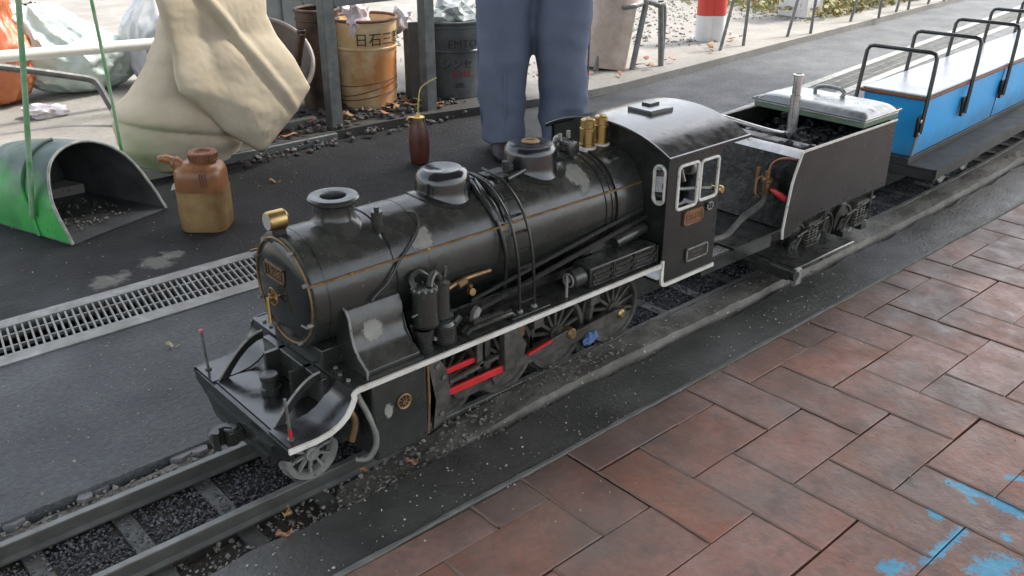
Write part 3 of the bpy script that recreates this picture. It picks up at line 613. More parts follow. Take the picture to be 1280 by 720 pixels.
# sanding pipes between the domes
for i, x in enumerate((.938, .949, .961, .972)):
    P(B().tube(smooth_path([(x+.03-i*.008, YC+.02, .396), (x+.01-i*.003, YC-.02, .397), (x+.003, YC-.05, .384), (x+.006, YC-.074, .364), (x+.009, YC-.086, .345-.004*i)]), .0042, 8), 'sand_pipe', 'black')
for i, x in enumerate((.945,)):
    P(B().tube(smooth_path([(x+.03-i*.012, YC+.02, .398), (x+.012-i*.004, YC-.02, .398), (x, YC-.055, .382), (x+.004, YC-.083, .352), (x+.008, YC-.099, .31), (x+.01, YC-.104, .27), (x+.01, YC-.1, .22)]), .0036, 8), 'sand_pipe', 'black')
P(B().box(.99, 1.055, YC-.012, YC+.012, .388, .397).box(1.0, 1.03, YC-.03, YC-.012, .386, .395).cyl((1.04, YC-.005, .395), (1.04, YC-.005, .412), .006, n=10).cyl((1.02, YC-.034, .39), (1.065, YC-.03, .397), .004, n=8), 'top_fittings', 'black_dusty')
# snifting valve and its curved pipe
q = hit(475, 292, RB)
P(B().cyl(q+Vector((0, .004, -.004)), q+Vector((0, .006, .014)), .004, .0085, n=14).cyl(q+Vector((0, .006, .0145)), q+Vector((0, .006, .036)), .0092, n=16).cyl(q+Vector((0, .006, .0365)), q+Vector((0, .006, .043)), .0042, n=10).cyl(q+Vector((-.003, .0, -.001)), q+Vector((.002, -.012, -.022)), .0035, .001, n=8), 'snifting_valve', 'grey_metal' if 0 else 'black_dusty')
pts = [hit(u, v, RB+.005) for u, v in ((508, 264), (517, 266), (523, 275), (521, 291), (511, 309), (500, 325), (491, 343), (483, 356), (472, 367), (464, 378), (464, 388))]
P(B().tube(smooth_path(pts, 4), .0022, 8), 'lubricator_pipe', 'black_dusty')
# running boards with white edging
for f in (lambda y: y, my):
    e0, e1 = sorted((f(YN), f(1.118)))
    P(B().box(.600, 1.313, e0, e1, .1785, .1825), 'running_board', 'black_dusty')
    path = [(.490, .1275), (.535, .1275), (.556, .1305), (.572, .137), (.584, .146), (.592, .157), (.598, .169), (.6005, .1815)]
    P(B().sweep_sheet(path, *sorted((f(YN), f(1.100))), .003), 'front_deck', 'black_gloss')
    P(B().sweep_sheet([(.487, .1280), (.52, .1275)]+path[1:-1]+[(.5975, .175), (.602, .1815), (.612, .1835), (1.3125, .1835)], *sorted((f(YN-.0035), f(YN+.0005))), .0085), 'white_edging' if f(0) == 0 else 'edging', 'white' if f(0) == 0 else 'black')
P(B().box(.4957, .5845, 1.1005, my(1.1005), .1225, .1262), 'centre_deck', 'black_gloss')
for f in (lambda y: y, my):
    a, c = f(1.101), f(1.105)
    arc = [(.50+.085*t, .127+.062*math.sin(t*math.pi/2)) for t in [i/10 for i in range(11)]]
    P(B().prism([(p[0], p[1]) for p in arc]+[(.585, .1775), (.572, .1755), (.556, .168), (.54, .155), (.525, .139), (.517, .127)], 'xz', *sorted((a, c))), 'frame_stay', 'black')
    P(B().tube([(x, f(1.103), z+.0015) for x, z in arc], .0022, 6), 'stay_edge', 'grey_metal')
P(B().box(.585, .60, 1.1, my(1.1), .127, .178).box(.600, .64, 1.1185, my(1.1185), .15, .215), 'smokebox_saddle', 'black_dusty', bevel=.002)
P(B().lathe([(.0165, .1265), (.0165, .135), (.0135, .137), (.0135, .148), (.0155, .150), (.0155, .157), (.013, .159), (0, .159)], (.548, YC+.006, 0), 'Z', 24), 'deck_post', 'black_dusty')
for x, y in ((.6, 1.062), (.6, 1.085), (.606, 1.108)):
    for f in (lambda y: y, my): P(B().lathe([(.0035, .182), (.0035, .185), (0, .1855)], (x+.01, f(y), .001), 'Z', 8), 'bolt', 'grey_metal')
# buffer beam
P(B().prism([(YN, .1240), (YF, .1240), (YF, .106), (YF-.04, .088), (YF-.062, .062), (YN+.062, .062), (YN+.04, .088), (YN, .106)], 'yz', .487, .4955), 'buffer_beam', 'black', bevel=.001)
P(B().box(.4845, .4868, YN+.07, YF-.07, .068, .080).box(.4835, .4868, YN+.05, YF-.05, .1, .108), 'beam_strip', 'black_dusty')
for f, m in ((lambda y: y, 'pink'), (my, 'pink')):
    y = f(1.056); rod = P(B().cyl((.503, y, .1275), (.5005, y, .199), .0024, n=8).lathe([(.0055, .1278), (.0055, .1305), (.003, .132)], (.503, y, 0), 'Z', 10), 'marker_rod', 'steel')
    if f is my: P(B().lathe([(0, -.004), (.0038, -.002), (.0038, .002), (0, .004)], (.5005, y, .2005), 'Z', 10), 'rod_tip', m, parent=rod)
    else: P(B().cyl((.50285, y, .1325), (.5024, y, .146), .0031, n=8), 'rod_sleeve', 'red', parent=rod)
# coupler
cp = P(B().box(.462, .487, YC-.012, YC+.012, .070, .092).cyl((.470, YC, .066), (.470, YC, .096), .012, n=14), 'coupler', 'black_dusty', bevel=.002)
P(B().prism([(.470, YC+.012), (.452, YC+.014), (.440, YC+.006), (.438, YC-.004), (.446, YC-.010), (.450, YC-.004), (.452, YC+.004), (.462, YC+.004), (.47, YC-.006)], 'xy', .066, .098), 'coupler_jaw', 'black_dusty', parent=cp)
P(B().tube(smooth_path([(.455, YC+.02, .085), (.448, YC+.028, .075), (.452, YC+.032, .055), (.46, YC+.03, .048)]), .004, 8), 'coupler_lever', 'steel', parent=cp)
# main frames
P(B().box(.56, 1.47, 1.150, 1.158, .045, .178).box(.56, 1.47, my(1.158), my(1.150), .045, .178).box(.62, 1.45, 1.158, my(1.158), .09, .1), 'main_frame', 'black_dusty')
# wheels
def wheel(x, f, r, n, m='grey_metal', crank=None, weight=True):
    y = f(1.1165); s = -1 if f(0) == 0 else 1; ax = 'Y'
    out = lambda h: y+s*h
    w0 = P(B().lathe([(r-.011, 1*s*.003), (r-.009, s*.0075), (r-.001, s*.0075), (r, s*.006), (r, -s*.006), (r+.005, -s*.0075), (r+.005, -s*.0095), (r-.011, -s*.0095), (r-.011, 1*s*.003)], (x, y, r+.0005), ax, 40), 'wheel', m)
    b = B()
    for i in range(n):
        a = 2*math.pi*i/n+.2; d = Vector((math.cos(a), 0, math.sin(a))); c = Vector((x, y, r))
        b.bar(c+d*.008, c+d*(r-.010), .0045 if r < .06 else .006, .006, up=(0, 1, 0))
    b.cyl((x, out(.008), r), (x, out(-.006), r), .012 if r < .06 else .017, n=18); b.cyl((x, out(.011), r), (x, out(.008), r), .006, n=12); P(b, 'spokes', m, parent=w0)
    if weight and r > .06:
        pl = [(x+(r-.011)*math.cos(a), r+(r-.011)*math.sin(a)) for a in [R(200+i*14) for i in range(11)]]; P(B().prism(pl, 'xz', *sorted((out(.0035), out(-.004)))), 'counterweight', m, parent=w0)
    return w0
for f in (lambda y: y, my):
    wheel(.562, f, .047, 10, 'grey_metal', weight=False)
    for x in (.83, .965, 1.1, 1.262): wheel(x, f, .073, 14, 'grimy')
# cylinders
MT['cyl_blot'] = blot_mat('cylinder_blot', (.668, .113), .011, .018)
for f in (lambda y: y, my):
    cy = P(ybox(B(), f, .640, .744, 1.046, 1.128, .028, .176), 'cylinder_block', 'black_dusty', bevel=.004)
    s = -1 if f(0) == 0 else 1; y0 = f(1.046)
    P(B().lathe([(.0105, 0), (.0135, s*.0008), (.0140, s*.003), (.0125, s*.004), (.0105, s*.003), (.0095, s*.001)], (.697, y0, .119), 'Y', 28), 'cover_ring', 'brass_dull', parent=cy)
    b = B()
    for i in range(4): a = i*math.pi/4+.3; b.bar((.697-.01*math.cos(a), y0+s*.0015, .119-.01*math.sin(a)), (.697+.01*math.cos(a), y0+s*.0015, .119+.01*math.sin(a)), .002, .0022, up=(0, 1, 0))
    P(b.cyl((.697, y0, .119), (.697, y0+s*.004, .119), .004, n=12), 'cover_spokes', 'brass_dull', parent=cy)
    P(B().prism([(.668+.0085*math.cos(a)*(1+.12*math.sin(3*a)), .113+.0155*math.sin(a)) for a in [i*2*math.pi/18 for i in range(18)]], 'xz', *sorted((y0, y0+s*.0008))), 'bare_patch', 'cyl_blot', parent=cy)
    for x in (.646, .738):
        for z in (.04, .1, .165): P(B().cyl((x, y0, z), (x, y0+s*.0015, z), .0022, n=6), 'rivet', 'black_dusty', parent=cy)
    P(B().tube(smooth_path([(.628, f(1.075), .172), (.626, f(1.066), .15), (.634, f(1.055), .12), (.643, f(1.05), .085), (.642, f(1.05), .055), (.630, f(1.056), .035), (.617, f(1.07), .032)]), .005, 10), 'drain_pipe', 'grey_metal')
    P(B().tube(smooth_path([(.612, f(1.08), .17), (.610, f(1.07), .135), (.618, f(1.066), .105), (.612, f(1.07), .07)]), .0055, 10), 'steam_pipe', 'brass_dull')
    P(ybox(B(), f, .6, .64, 1.085, 1.125, .06, .172), 'valve_chest', 'black_dusty', bevel=.003)
    # motion: crosshead, slide bars, red rods, links
    P(B().prism([(.752, .165), (.772, .168), (.789, .14), (.795, .085), (.785, .045), (.757, .035), (.765, .09)], 'xz', *sorted((f(1.0495), f(1.056)))), 'motion_plate', 'grimy', bevel=.0012)
    for x, z in ((.773, .062), (.768, .155), (.78, .13)): P(B().cyl((x, f(1.0495), z), (x, f(1.046), z), .0045, n=10), 'bolt', 'steel')
    P(B().tube([(.752, f(1.053), .17), (.75, f(1.05), .1), (.745, f(1.05), .035)], .003, 6).tube([(.749, f(1.06), .165), (.753, f(1.06), .12), (.747, f(1.06), .06)], .005, 8), 'drain_cock', 'brass_dull')
    P(ybox(B(), f, .796, .918, 1.0545, 1.0605, .083, .096), 'lower_rod', 'red', bevel=.001)
    P(ybox(B(), f, .80, .865, 1.066, 1.072, .118, .128), 'upper_rod', 'red', bevel=.001)
    P(B().bar((.798, f(1.058), .108), (.905, f(1.058), .118), .006, .007), 'slide_bar', 'grimy')
    P(ybox(B(), f, .862, .874, 1.060, 1.066, .108, .176).cyl((.868, f(1.06), .116), (.868, f(1.055), .116), .006, n=10), 'link', 'grimy', bevel=.001)
    P(ybox(B(), f, .888, .900, 1.070, 1.076, .09, .176), 'link', 'grimy', bevel=.001)
    P(ybox(B(), f, .916, .945, 1.0505, 1.066, .085, .178), 'motion_bracket', 'grimy', bevel=.002)
    P(B().prism([(.945, .088), (.965, .10), (.972, .12), (.965, .13), (.945, .178)], 'xz', *sorted((f(1.055), f(1.062)))), 'bracket_gusset', 'grimy')
    P(ybox(B(), f, .955, .985, 1.075, 1.079, .125, .176), 'rust_plate', 'rust')
    # coupling rod with fish belly
    P(B().prism([(.83, .055), (.85, .063), (.95, .066), (1.09, .070), (1.25, .082), (1.276, .080), (1.28, .066), (1.262, .058), (1.1, .048), (1.0, .050), (.93, .040), (.86, .038), (.835, .044)], 'xz', *sorted((f(1.090), f(1.097)))), 'coupling_rod', 'grimy', bevel=.001)
    P(B().prism([(.905, .066), (.93, .080), (1.0, .088), (1.10, .098), (1.112, .09), (1.105, .08), (1.0, .072), (.935, .062), (.91, .05)], 'xz', *sorted((f(1.072), f(1.079)))), 'connecting_rod', 'grimy', bevel=.001)
    P(B().bar((.985, f(1.066), .088), (1.045, f(1.066), .096), .004, .005), 'return_rod', 'red')
    P(B().lathe([(0, -.016), (.008, -.016), (.011, -.012), (.011, .006), (0, .006)], (1.102, f(1.082), .088), 'Y', 18), 'crank_pin', 'brass_dull')
    P(B().lathe([(0, -.010), (.006, -.010), (.010, -.006), (.010, .006), (0, .006)], (1.262, f(1.094), .07), 'Y', 16), 'crank_pin', 'brass')
    # springs and hangers under the running board
    for x in (1.03, 1.18): P(ybox(B(), f, x-.012, x+.012, 1.085, 1.1, .12, .177), 'spring_hanger', 'grimy')
MT['rag'] = mat('blue_cloth', (.06, .12, .26), (.10, .17, .32), 60, rough=(.8, .9))
b = B(); bmesh.ops.create_icosphere(b.bm, subdivisions=3, radius=1.)
for v in b.bm.verts:
    p = v.co.copy(); k_ = 1+.5*noise.noise(p*1.7+Vector((2, 0, 0)))+.5*abs(noise.noise(p*3.3)); v.co = Vector((1.168, 1.083, .050))+Vector((p.x*.015*k_+.006*p.z, p.y*.006*k_, p.z*.011*k_))
tag(b.build('rag', 'rag', None, smooth=0), 'scrap of blue cloth caught on the locomotive coupling rod', 'rag')
# front casing (steam pipe cover)
for f in (lambda y: y, my):
    pr = [(1.044, .183), (1.044, .196), (1.052, .203), (1.066, .212), (1.077, .226), (1.083, .246), (1.086, .27), (1.094, .282), (1.13, .288), (1.13, .183)]
    P(B().prism([(f(y), z) for y, z in pr], 'yz', .634, .732), 'steam_casing', 'black_dusty', bevel=.0012)
    P(B().tube([(.634, f(y), z) for y, z in pr[:9]], .0021, 6), 'casing_lip', 'grey_metal')
    P(B().prism([(f(y), z) for y, z in ((1.0425, .1835), (1.0425, .190), (1.038, .190), (1.038, .1835))], 'yz', .634, .735), 'casing_foot', 'black_dusty')
b = B(); cols = []
for x in [.645+.006*i for i in range(10)]: cols.append([b.bm.verts.new((x, y-.0006, z)) for y, z in ((1.0655, .2125), (1.0765, .226), (1.0825, .246), (1.0855, .2695))])
for p, q in zip(cols, cols[1:]):
    for k in range(3): b.bm.faces.new((p[k], q[k], q[k+1], p[k+1]))
P(b, 'bare_patch', blot_mat('casing_blot', (.671, .243), .024, .024))
# air compressor
def comp(f):
    cm = P(B().lathe([(.012, .222), (.0215, .224), (.0222, .227), (.0208, .2275), (.0205, .2815), (.0225, .282), (.0225, .2865), (.018, .289), (.008, .291), (0, .291)], (.765, f(1.071), 0), 'Z', 32), 'compressor', 'black_dusty')
    P(B().lathe([(.010, .222), (.0165, .224), (.0165, .278), (.018, .279), (.018, .284), (.01, .289), (0, .29)], (.800, f(1.078), 0), 'Z', 28), 'compressor_cylinder', 'black_dusty', parent=cm)
    P(B().lathe([(.0165, .183), (.0165, .187), (.0135, .188), (.0135, .2), (.0145, .201), (.0145, .212), (.017, .213), (.017, .222)], (.757, f(1.066), 0), 'Z', 24), 'pump_cylinder', 'black_dusty', parent=cm)
    pf = [(.016, .183)]
    for i in range(6): z = .186+i*.0055; pf += [(.0175, z), (.0195, z+.0008), (.0195, z+.0025), (.0175, z+.003)]
    P(B().lathe(pf+[(.014, .222), (0, .223)], (.797, f(1.064), 0), 'Z', 28), 'pump_cylinder', 'black_dusty', parent=cm)
    for i in range(12): a = i*math.pi/6; P(B().cyl((.765+.0195*math.cos(a), f(1.071)+.0195*math.sin(a), .286), (.765+.0195*math.cos(a), f(1.071)+.0195*math.sin(a), .2905), .0022, n=6), 'stud', 'grey_metal', parent=cm)
    P(B().tube(smooth_path([(.752, f(1.078), .288), (.754, f(1.09), .302), (.772, f(1.095), .306), (.785, f(1.09), .296)]), .005, 8).tube(smooth_path([(.77, f(1.064), .29), (.778, f(1.07), .3), (.79, f(1.076), .304), (.801, f(1.078), .292)]), .006, 10).cyl((.812, f(1.08), .29), (.818, f(1.082), .308), .004, n=8), 'pump_pipe', 'black_dusty', parent=cm)
    P(B().cyl((.735, f(1.066), .248), (.748, f(1.066), .25), .0028, n=8), 'pump_pipe', 'black_dusty', parent=cm)
    P(B().cyl((.80, f(1.075), .222), (.82, f(1.075), .222), .007, n=10).cyl((.818, f(1.07), .205), (.833, f(1.07), .216), .008, n=10), 'pump_fittings', 'black_dusty', parent=cm)
    for y, z in ((1.072, .197),): P(B().cyl((.776, f(y)-.012, z), (.776, f(y)+.004, z), .0035, n=8), 'pump_fitting', 'grey_metal', parent=cm)
comp(lambda y: y); comp(my)
# pipes and rods along the running board
P(B().tube(smooth_path([(.825, 1.088, .262), (.86, 1.09, .268), (.92, 1.093, .266)]), .004, 8).cyl((.845, 1.088, .262), (.862, 1.088, .267), .0075, n=10), 'injector_pipe', 'brass_dull')
P(B().cyl((.868, 1.086, .245), (.868, 1.076, .247), .0065, n=12).cyl((.872, 1.088, .24), (.872, 1.088, .256), .004, n=8), 'check_valve', 'brass_dull')
rr = P(B().bar((.866, 1.071, .212), (1.312, 1.080, .272), .005, .0075), 'reach_rod', 'black')
P(B().bar((.872, 1.086, .226), (1.312, 1.092, .284), .004, .006), 'reach_rod', 'black_dusty')
P(B().prism([(.858, .196), (.868, .196), (.878, .214), (.872, .222), (.862, .214)], 'xz', 1.066, 1.075), 'rod_lever', 'grey_metal')
P(B().tube(rr_ := [(.832, 1.05, .190), (.84, 1.05, .196), (.93, 1.05, .196), (.937, 1.05, .19)], .0045, 10).tube([(.832, 1.062, .188), (.84, 1.062, .193), (.94, 1.062, .193)], .005, 10).bar((.85, 1.056, .203), (.915, 1.056, .203), .008, .004), 'side_pipes', 'black_dusty')
P(B().box(.93, 1.02, 1.045, 1.1, .183, .1865), 'step_plate', 'black_dusty', bevel=.001)
for x, y in ((.957, 1.058), (.991, 1.058)): P(B().lathe([(.006, .1868), (.006, .190), (.003, .1915)], (x, y, 0), 'Z', 10), 'ladder_foot', 'grey_metal')
# louvred cooler box with round end
def cooler(f):
    cb = P(ybox(B(), f, 1.122, 1.306, 1.046, 1.094, .1835, .2245), 'cooler_box', 'black_dusty', bevel=.003)
    s = -1 if f(0) == 0 else 1; y = f(1.046)+s*.001
    for x0, x1 in ((1.128, 1.178), (1.186, 1.236), (1.244, 1.302)):
        P(ybox(B(), lambda q: q, x1+.002, x1+.005, *sorted((y, y+s*.003)), .186, .222), 'cooler_rib', 'black_dusty', parent=cb)
        for z in (.1895, .2045):
            P(B().tube([(x, y+s*.0015, zz) for x, zz in rrect(x0, x1, z, z+.011, .004, 3)], .0016, 6, closed=True), 'cooler_slat', 'black_dusty', parent=cb)
    P(B().lathe([(0, 0), (.012, 0), (.017, .003), (.018, .006), (.018, .03), (0, .031)], (1.088, f(1.068), .2045), 'X', 24), 'air_pump', 'black_dusty')
    P(B().tube([(1.086, f(1.068)+.0125*math.cos(a), .2045+.0125*math.sin(a)) for a in [i*math.pi/8 for i in range(16)]], .0022, 6, closed=True).cyl((1.08, f(1.068), .2045), (1.09, f(1.068), .2045), .005, n=10).cyl((1.066, f(1.052), .183), (1.066, f(1.052), .226), .0025, n=8), 'air_pump_ring', 'grey_metal')
cooler(lambda y: y); cooler(my)
P(B().prism([(1.15, .228), (1.31, .268), (1.31, .236), (1.2, .2265)], 'xz', 1.094, 1.1), 'splasher', 'black_dusty')
P(B().cyl((1.225, 1.085, .236), (1.31, 1.085, .246), .012, n=16), 'feed_pipe', 'black_dusty')
# ---- cab
def cab_side(f):
    y0, y1 = sorted((f(YN), f(YN+.003))); s = -1 if f(0) == 0 else 1
    w1 = rrect(1.344, 1.404, .286, .374, .008); w2 = rrect(1.412, 1.468, .290, .372, .008)
    P(B().holed([(1.313, .138), (1.320, .134), (1.480, .134), (1.480, .200), (1.4785, .398), (1.313, .398)], [w1, w2], 'xz', y0, y1), 'cab_side', 'black')
    for wl in (w1, w2): P(B().tube([(x, f(YN)+s*.0012, z) for x, z in wl], .0033, 8, closed=True), 'window_frame', 'white')
    P(B().sweep_sheet([(1.310, .188), (1.310, .150), (1.3125, .137), (1.319, .1315), (1.33, .130), (1.482, .130)], *sorted((f(YN-.0035), f(YN+.0005))), -.0075), 'cab_edging', 'white')
    return s
cab_side(lambda y: y); cab_side(my)
plate('number_plate', 1.398, YN-.0018, .262, .060, .030, 'y', lo, 'wood_edge', 'brass_dull', '19680', 'brass_dull', .020)
plate('class_plate', 1.450, YN-.0012, .272, .020, .017, 'y', lo, 'black', 'grey_metal', 'II', 'grey_metal', .010)
plate('builder_plate', 1.420, YN-.0018, .180, .070, .029, 'y', lo, 'black_dusty', 'grey_metal', '', 'grey_metal', .01, [('HAND BUILT', .0072, .005), ('WORKS', .0072, -.005)] if 0 else [('- - - - -', .010, .004), ('- - -', .010, -.006)])
def arc_roof(off, n=24):
    return [(YC+(.166+off)*t, .3985+off+.040*(1-abs(t)**2.2)) for t in [-1+2*i/n for i in range(n+1)]]
P(B().prism(arc_roof(0)+arc_roof(-.003)[::-1], 'yz', 1.304, 1.556), 'cab_roof', 'black_gloss')
for y in (YC-.166, YC+.166): P(B().box(1.302, 1.558, y-.004, y+.0015, .3945, .4005), 'roof_gutter', 'black')
P(B().tube([(1.304, y, z) for y, z in arc_roof(.0)], .0028, 6), 'roof_rim', 'black')
b = B(); b.box(1.405, 1.475, YC-.032, YC+.032, .436, .4455); ht = P(b, 'roof_hatch', 'black_gloss', bevel=.002)
P(B().box(1.44, 1.470, YC+.002, YC+.024, .4457, .450), 'hatch_handle', 'black', parent=ht)
# cab front wall with oval windows
ov = lambda c: [(c+.0125*math.cos(a)*(1 if 1 else 1), .339+.036*math.sin(a)*(.55+.45*1)) for a in [i*2*math.pi/28 for i in range(28)]]
def stad(c, hw, hh): return [(c+hw*math.cos(a), .339+math.copysign(hh-hw, math.sin(a))+hw*math.sin(a)) for a in [R(6+i*12) for i in range(30)]]
bore = [(YC+.1*math.cos(R(a)), ZB+.1*math.sin(R(a))) for a in range(0, 360, 10)]
for x, z in [(1.322, .15+.03*i) for i in range(9)]+[(1.472, .15+.03*i) for i in range(5)]+[(1.335+.027*i, .142) for i in range(6)]+[(1.335+.027*i, .389) for i in range(6)]:
    P(B().lathe([(.0018, 0), (.0016, -.0007), (0, -.001)], (x, YN-.0002, z), 'Y', 8), 'rivet', 'black')
front = [(YN+.003, .18), (YN+.003, .396)]+[(y, z-.0035) for y, z in arc_roof(-.004)[1:-1]]+[(YF-.003, .396), (YF-.003, .18)]
P(B().holed(front, [stad(1.057, .0125, .036), stad(my(1.057), .0125, .036)], 'yz', 1.3165, 1.3195), 'cab_front', 'black')
for c in (1.057, my(1.057)): P(B().tube([(1.3145, y, z) for y, z in stad(c, .0135, .038)], .0033, 8, closed=True), 'window_frame', 'white')
# cab inside: backhead, pipes, valves, floor
bh = P(B().lathe([(0, 1.336), (.06, 1.335), (.088, 1.331), (.096, 1.32)], AX, 'X', 40), 'backhead', 'black_dusty')
P(B().box(1.32, 1.56, 1.05, my(1.05), .134, .140), 'cab_floor', 'black_dusty')
P(B().tube(smooth_path([(1.34, 1.11, .34), (1.36, 1.09, .345), (1.385, 1.085, .33), (1.39, 1.085, .29), (1.38, 1.09, .25)]), .006, 8).tube(smooth_path([(1.335, 1.15, .36), (1.37, 1.12, .365), (1.42, 1.10, .35), (1.44, 1.095, .31)]), .0045, 8).cyl((1.36, 1.075, .318), (1.385, 1.075, .322), .012, n=14).cyl((1.35, 1.1, .30), (1.37, 1.06, .298), .009, n=12), 'cab_pipes', 'steel')
P(B().cyl((1.372, 1.08, .35), (1.372, 1.08, .362), .009, n=14).cyl((1.372, 1.08, .362), (1.372, 1.08, .368), .004, n=8).cyl((1.418, 1.09, .355), (1.432, 1.085, .357), .006, n=10), 'cab_valve', 'brass')
P(B().lathe([(.012, 0), (.0165, .002), (.0165, .010), (0, .011)], (1.455, 1.10, .335), 'X', 20), 'pressure_gauge', 'grey_metal')
P(B().lathe([(0, -.008), (.006, -.008), (.0095, -.004), (.0095, .006), (.005, .009), (.005, .02), (0, .02)], (1.495, 1.046, .292), 'Y', 18), 'regulator_knob', 'brass')
P(B().cyl((1.495, 1.06, .292), (1.40, 1.10, .30), .004, n=8), 'regulator_rod', 'steel')
# ================================================================ TENDER
te = thing('tender', 'black coal tender with white edged sides coupled behind the locomotive', 'tender', (1.97, YC, 0))
def T(b, name, m, **k): return b.build(name, m, k.pop('parent', te), **k)
side = [(1.738, .142), (1.7455, .20), (1.754, .252), (1.782, .316), (2.2, .316), (2.2, .146), (1.83, .146), (1.80, .140), (1.775, .118), (1.742, .118)]
for f in (lambda y: y, my):
    y0, y1 = sorted((f(YN), f(YN+.003)))
    T(B().prism(side, 'xz', y0, y1), 'side_panel', 'black', bevel=.0006)
    T(B().tube([(x, f(YN), z) for x, z in ((1.741, .120), (1.7385, .142), (1.7455, .20), (1.7535, .25), (1.7600, .269), (1.7795, .314), (1.79, .3165), (2.2, .3165))], .0032, 8), 'side_edging', 'white')
    for x in (1.80, 1.9, 2.0, 2.1, 2.185): T(B().cyl((x, f(YN), .155), (x, f(YN)+(-.001 if f(0) == 0 else .001), .155), .002, n=6), 'rivet', 'black_dusty')
T(B().box(2.197, 2.2, YN+.003, YF-.003, .146, .314), 'rear_panel', 'black')
T(B().box(1.79, 2.197, YN+.003, YF-.003, .150, .154), 'tank_floor', 'black_dusty')
MT['sooty'] = mat('sooty_wet_metal', (.010, .010, .010), (.035, .035, .034), 30, lo=.45, hi=.65, rough=(.2, .45), metal=.2, bump=.6, bscale=70, bdist=.003)
T(B().prism([(1.772, .13), (1.776, .13), (1.806, .298), (1.818, .306), (1.830, .300), (1.826, .296), (1.818, .301), (1.8095, .296)], 'xz', YN+.003, YF-.003), 'front_bulkhead', 'sooty')
T(B().sweep_sheet([(1.796, .294), (1.806, .3025), (1.818, .3085), (1.834, .304)], YN+.004, YF-.004, .002), 'bulkhead_lip', 'alu')
T(B().box(1.835, 1.843, YN+.004, YF-.004, .205, .296), 'coal_board', 'grey_metal')
T(B().box(1.89, 1.925, YN+.01, YF-.01, .268, .292), 'cross_channel', 'grey_metal', bevel=.002)
pole = T(B().cyl((1.985, YC, .20), (1.985, YC, .385), .0125, n=20).cyl((1.985, YC, .386), (1.985, YC, .428), .0105, n=20).lathe([(.0105, .428), (.0128, .4285), (.0128, .434), (.008, .435), (.008, .428)], (1.985, YC, 0), 'Z', 20), 'hand_pole', 'alu')
T(B().tube(smooth_path([(1.80, 1.342, .30), (1.775, 1.345, .315), (1.772, 1.343, .338), (1.79, 1.335, .35), (1.815, 1.32, .345), (1.87, 1.26, .322), (1.93, 1.215, .30), (1.975, 1.2, .29)]), .0055, 10), 'bent_pipe', 'alu')
T(B().tube(smooth_path([(1.815, 1.3, .318), (1.82, 1.24, .324), (1.812, 1.2, .315)]), .0028, 8), 'wire_loop', 'alu')
# footplate in front of the coal
T(B().box(1.60, 1.79, YN+.03, YF-.03, .120, .126), 'footplate', 'black_dusty')
T(B().bar((1.602, 1.335, .278), (1.735, 1.345, .190), .006, .010), 'stay_rod', 'alu')
MT['hose'] = mat('grimy_hose', (.06, .057, .05), (.13, .125, .11), 40, rough=(.5, .7), bump=.4, bscale=90)
vb = T(B().lathe([(0, 0), (.008, .001), (.010, .008), (.010, .028), (.013, .03), (.013, .038), (.007, .04), (.006, .055), (0, .056)], (1.762, 1.105, .205), (Vector((1, 0, 0)), Vector((0, 1, 0)), Vector((0, 0, 1))), 18), 'water_valve', 'brass_dull')
T(B().tube([(1.758, 1.090, .221), (1.752, 1.075, .220), (1.748, 1.055, .2155), (1.746, 1.043, .212)], [.004, .0065, .0075, .006], 12), 'valve_lever', 'red', parent=vb)
T(B().tube(smooth_path([(1.762, 1.105, .207), (1.758, 1.105, .19), (1.742, 1.11, .176), (1.70, 1.115, .163), (1.65, 1.105, .152), (1.60, 1.095, .146), (1.53, 1.10, .15)]), [.0065]*8+[.0085]*12+[.007]*17, 12), 'water_hose', 'hose', parent=vb)
T(B().tube(smooth_path([(1.77, 1.11, .25), (1.775, 1.105, .275), (1.78, 1.085, .29), (1.79, 1.05, .294)]), .003, 8), 'copper_pipe', mat('copper', (.45, .2, .12), (.3, .14, .09), 60, rough=(.4, .6), metal=.8), parent=vb)
T(B().cyl((1.765, 1.135, .20), (1.77, 1.135, .262), .006, n=10).tube(smooth_path([(1.765, 1.12, .245), (1.755, 1.128, .235), (1.752, 1.126, .205), (1.758, 1.12, .195)]), .0035, 8), 'valve_spindle', 'brass_dull', parent=vb)
# foot rest
fr = T(B().box(1.735, 1.985, .985, 1.13, .060, .066), 'foot_rest', 'black_dusty', bevel=.003)
T(B().cyl((1.715, 1.15, .062), (1.715, .972, .056), .0125, n=18).box(1.70, 1.735, .985, 1.09, .046, .058), 'foot_bar', 'black_dusty', parent=fr, bevel=.001)
T(B().prism([(.975, .030), (.975, .066), (.982, .070), (.990, .066), (.990, .035), (.984, .024)], 'yz', 1.722, 1.742), 'bar_end', 'grey_metal', parent=fr, bevel=.001)
T(B().box(1.50, 1.76, 1.075, 1.10, .085, .118), 'draw_beam', 'black_dusty'); T(B().box(1.50, 1.76, my(1.10), my(1.075), .085, .118), 'draw_beam', 'black_dusty')
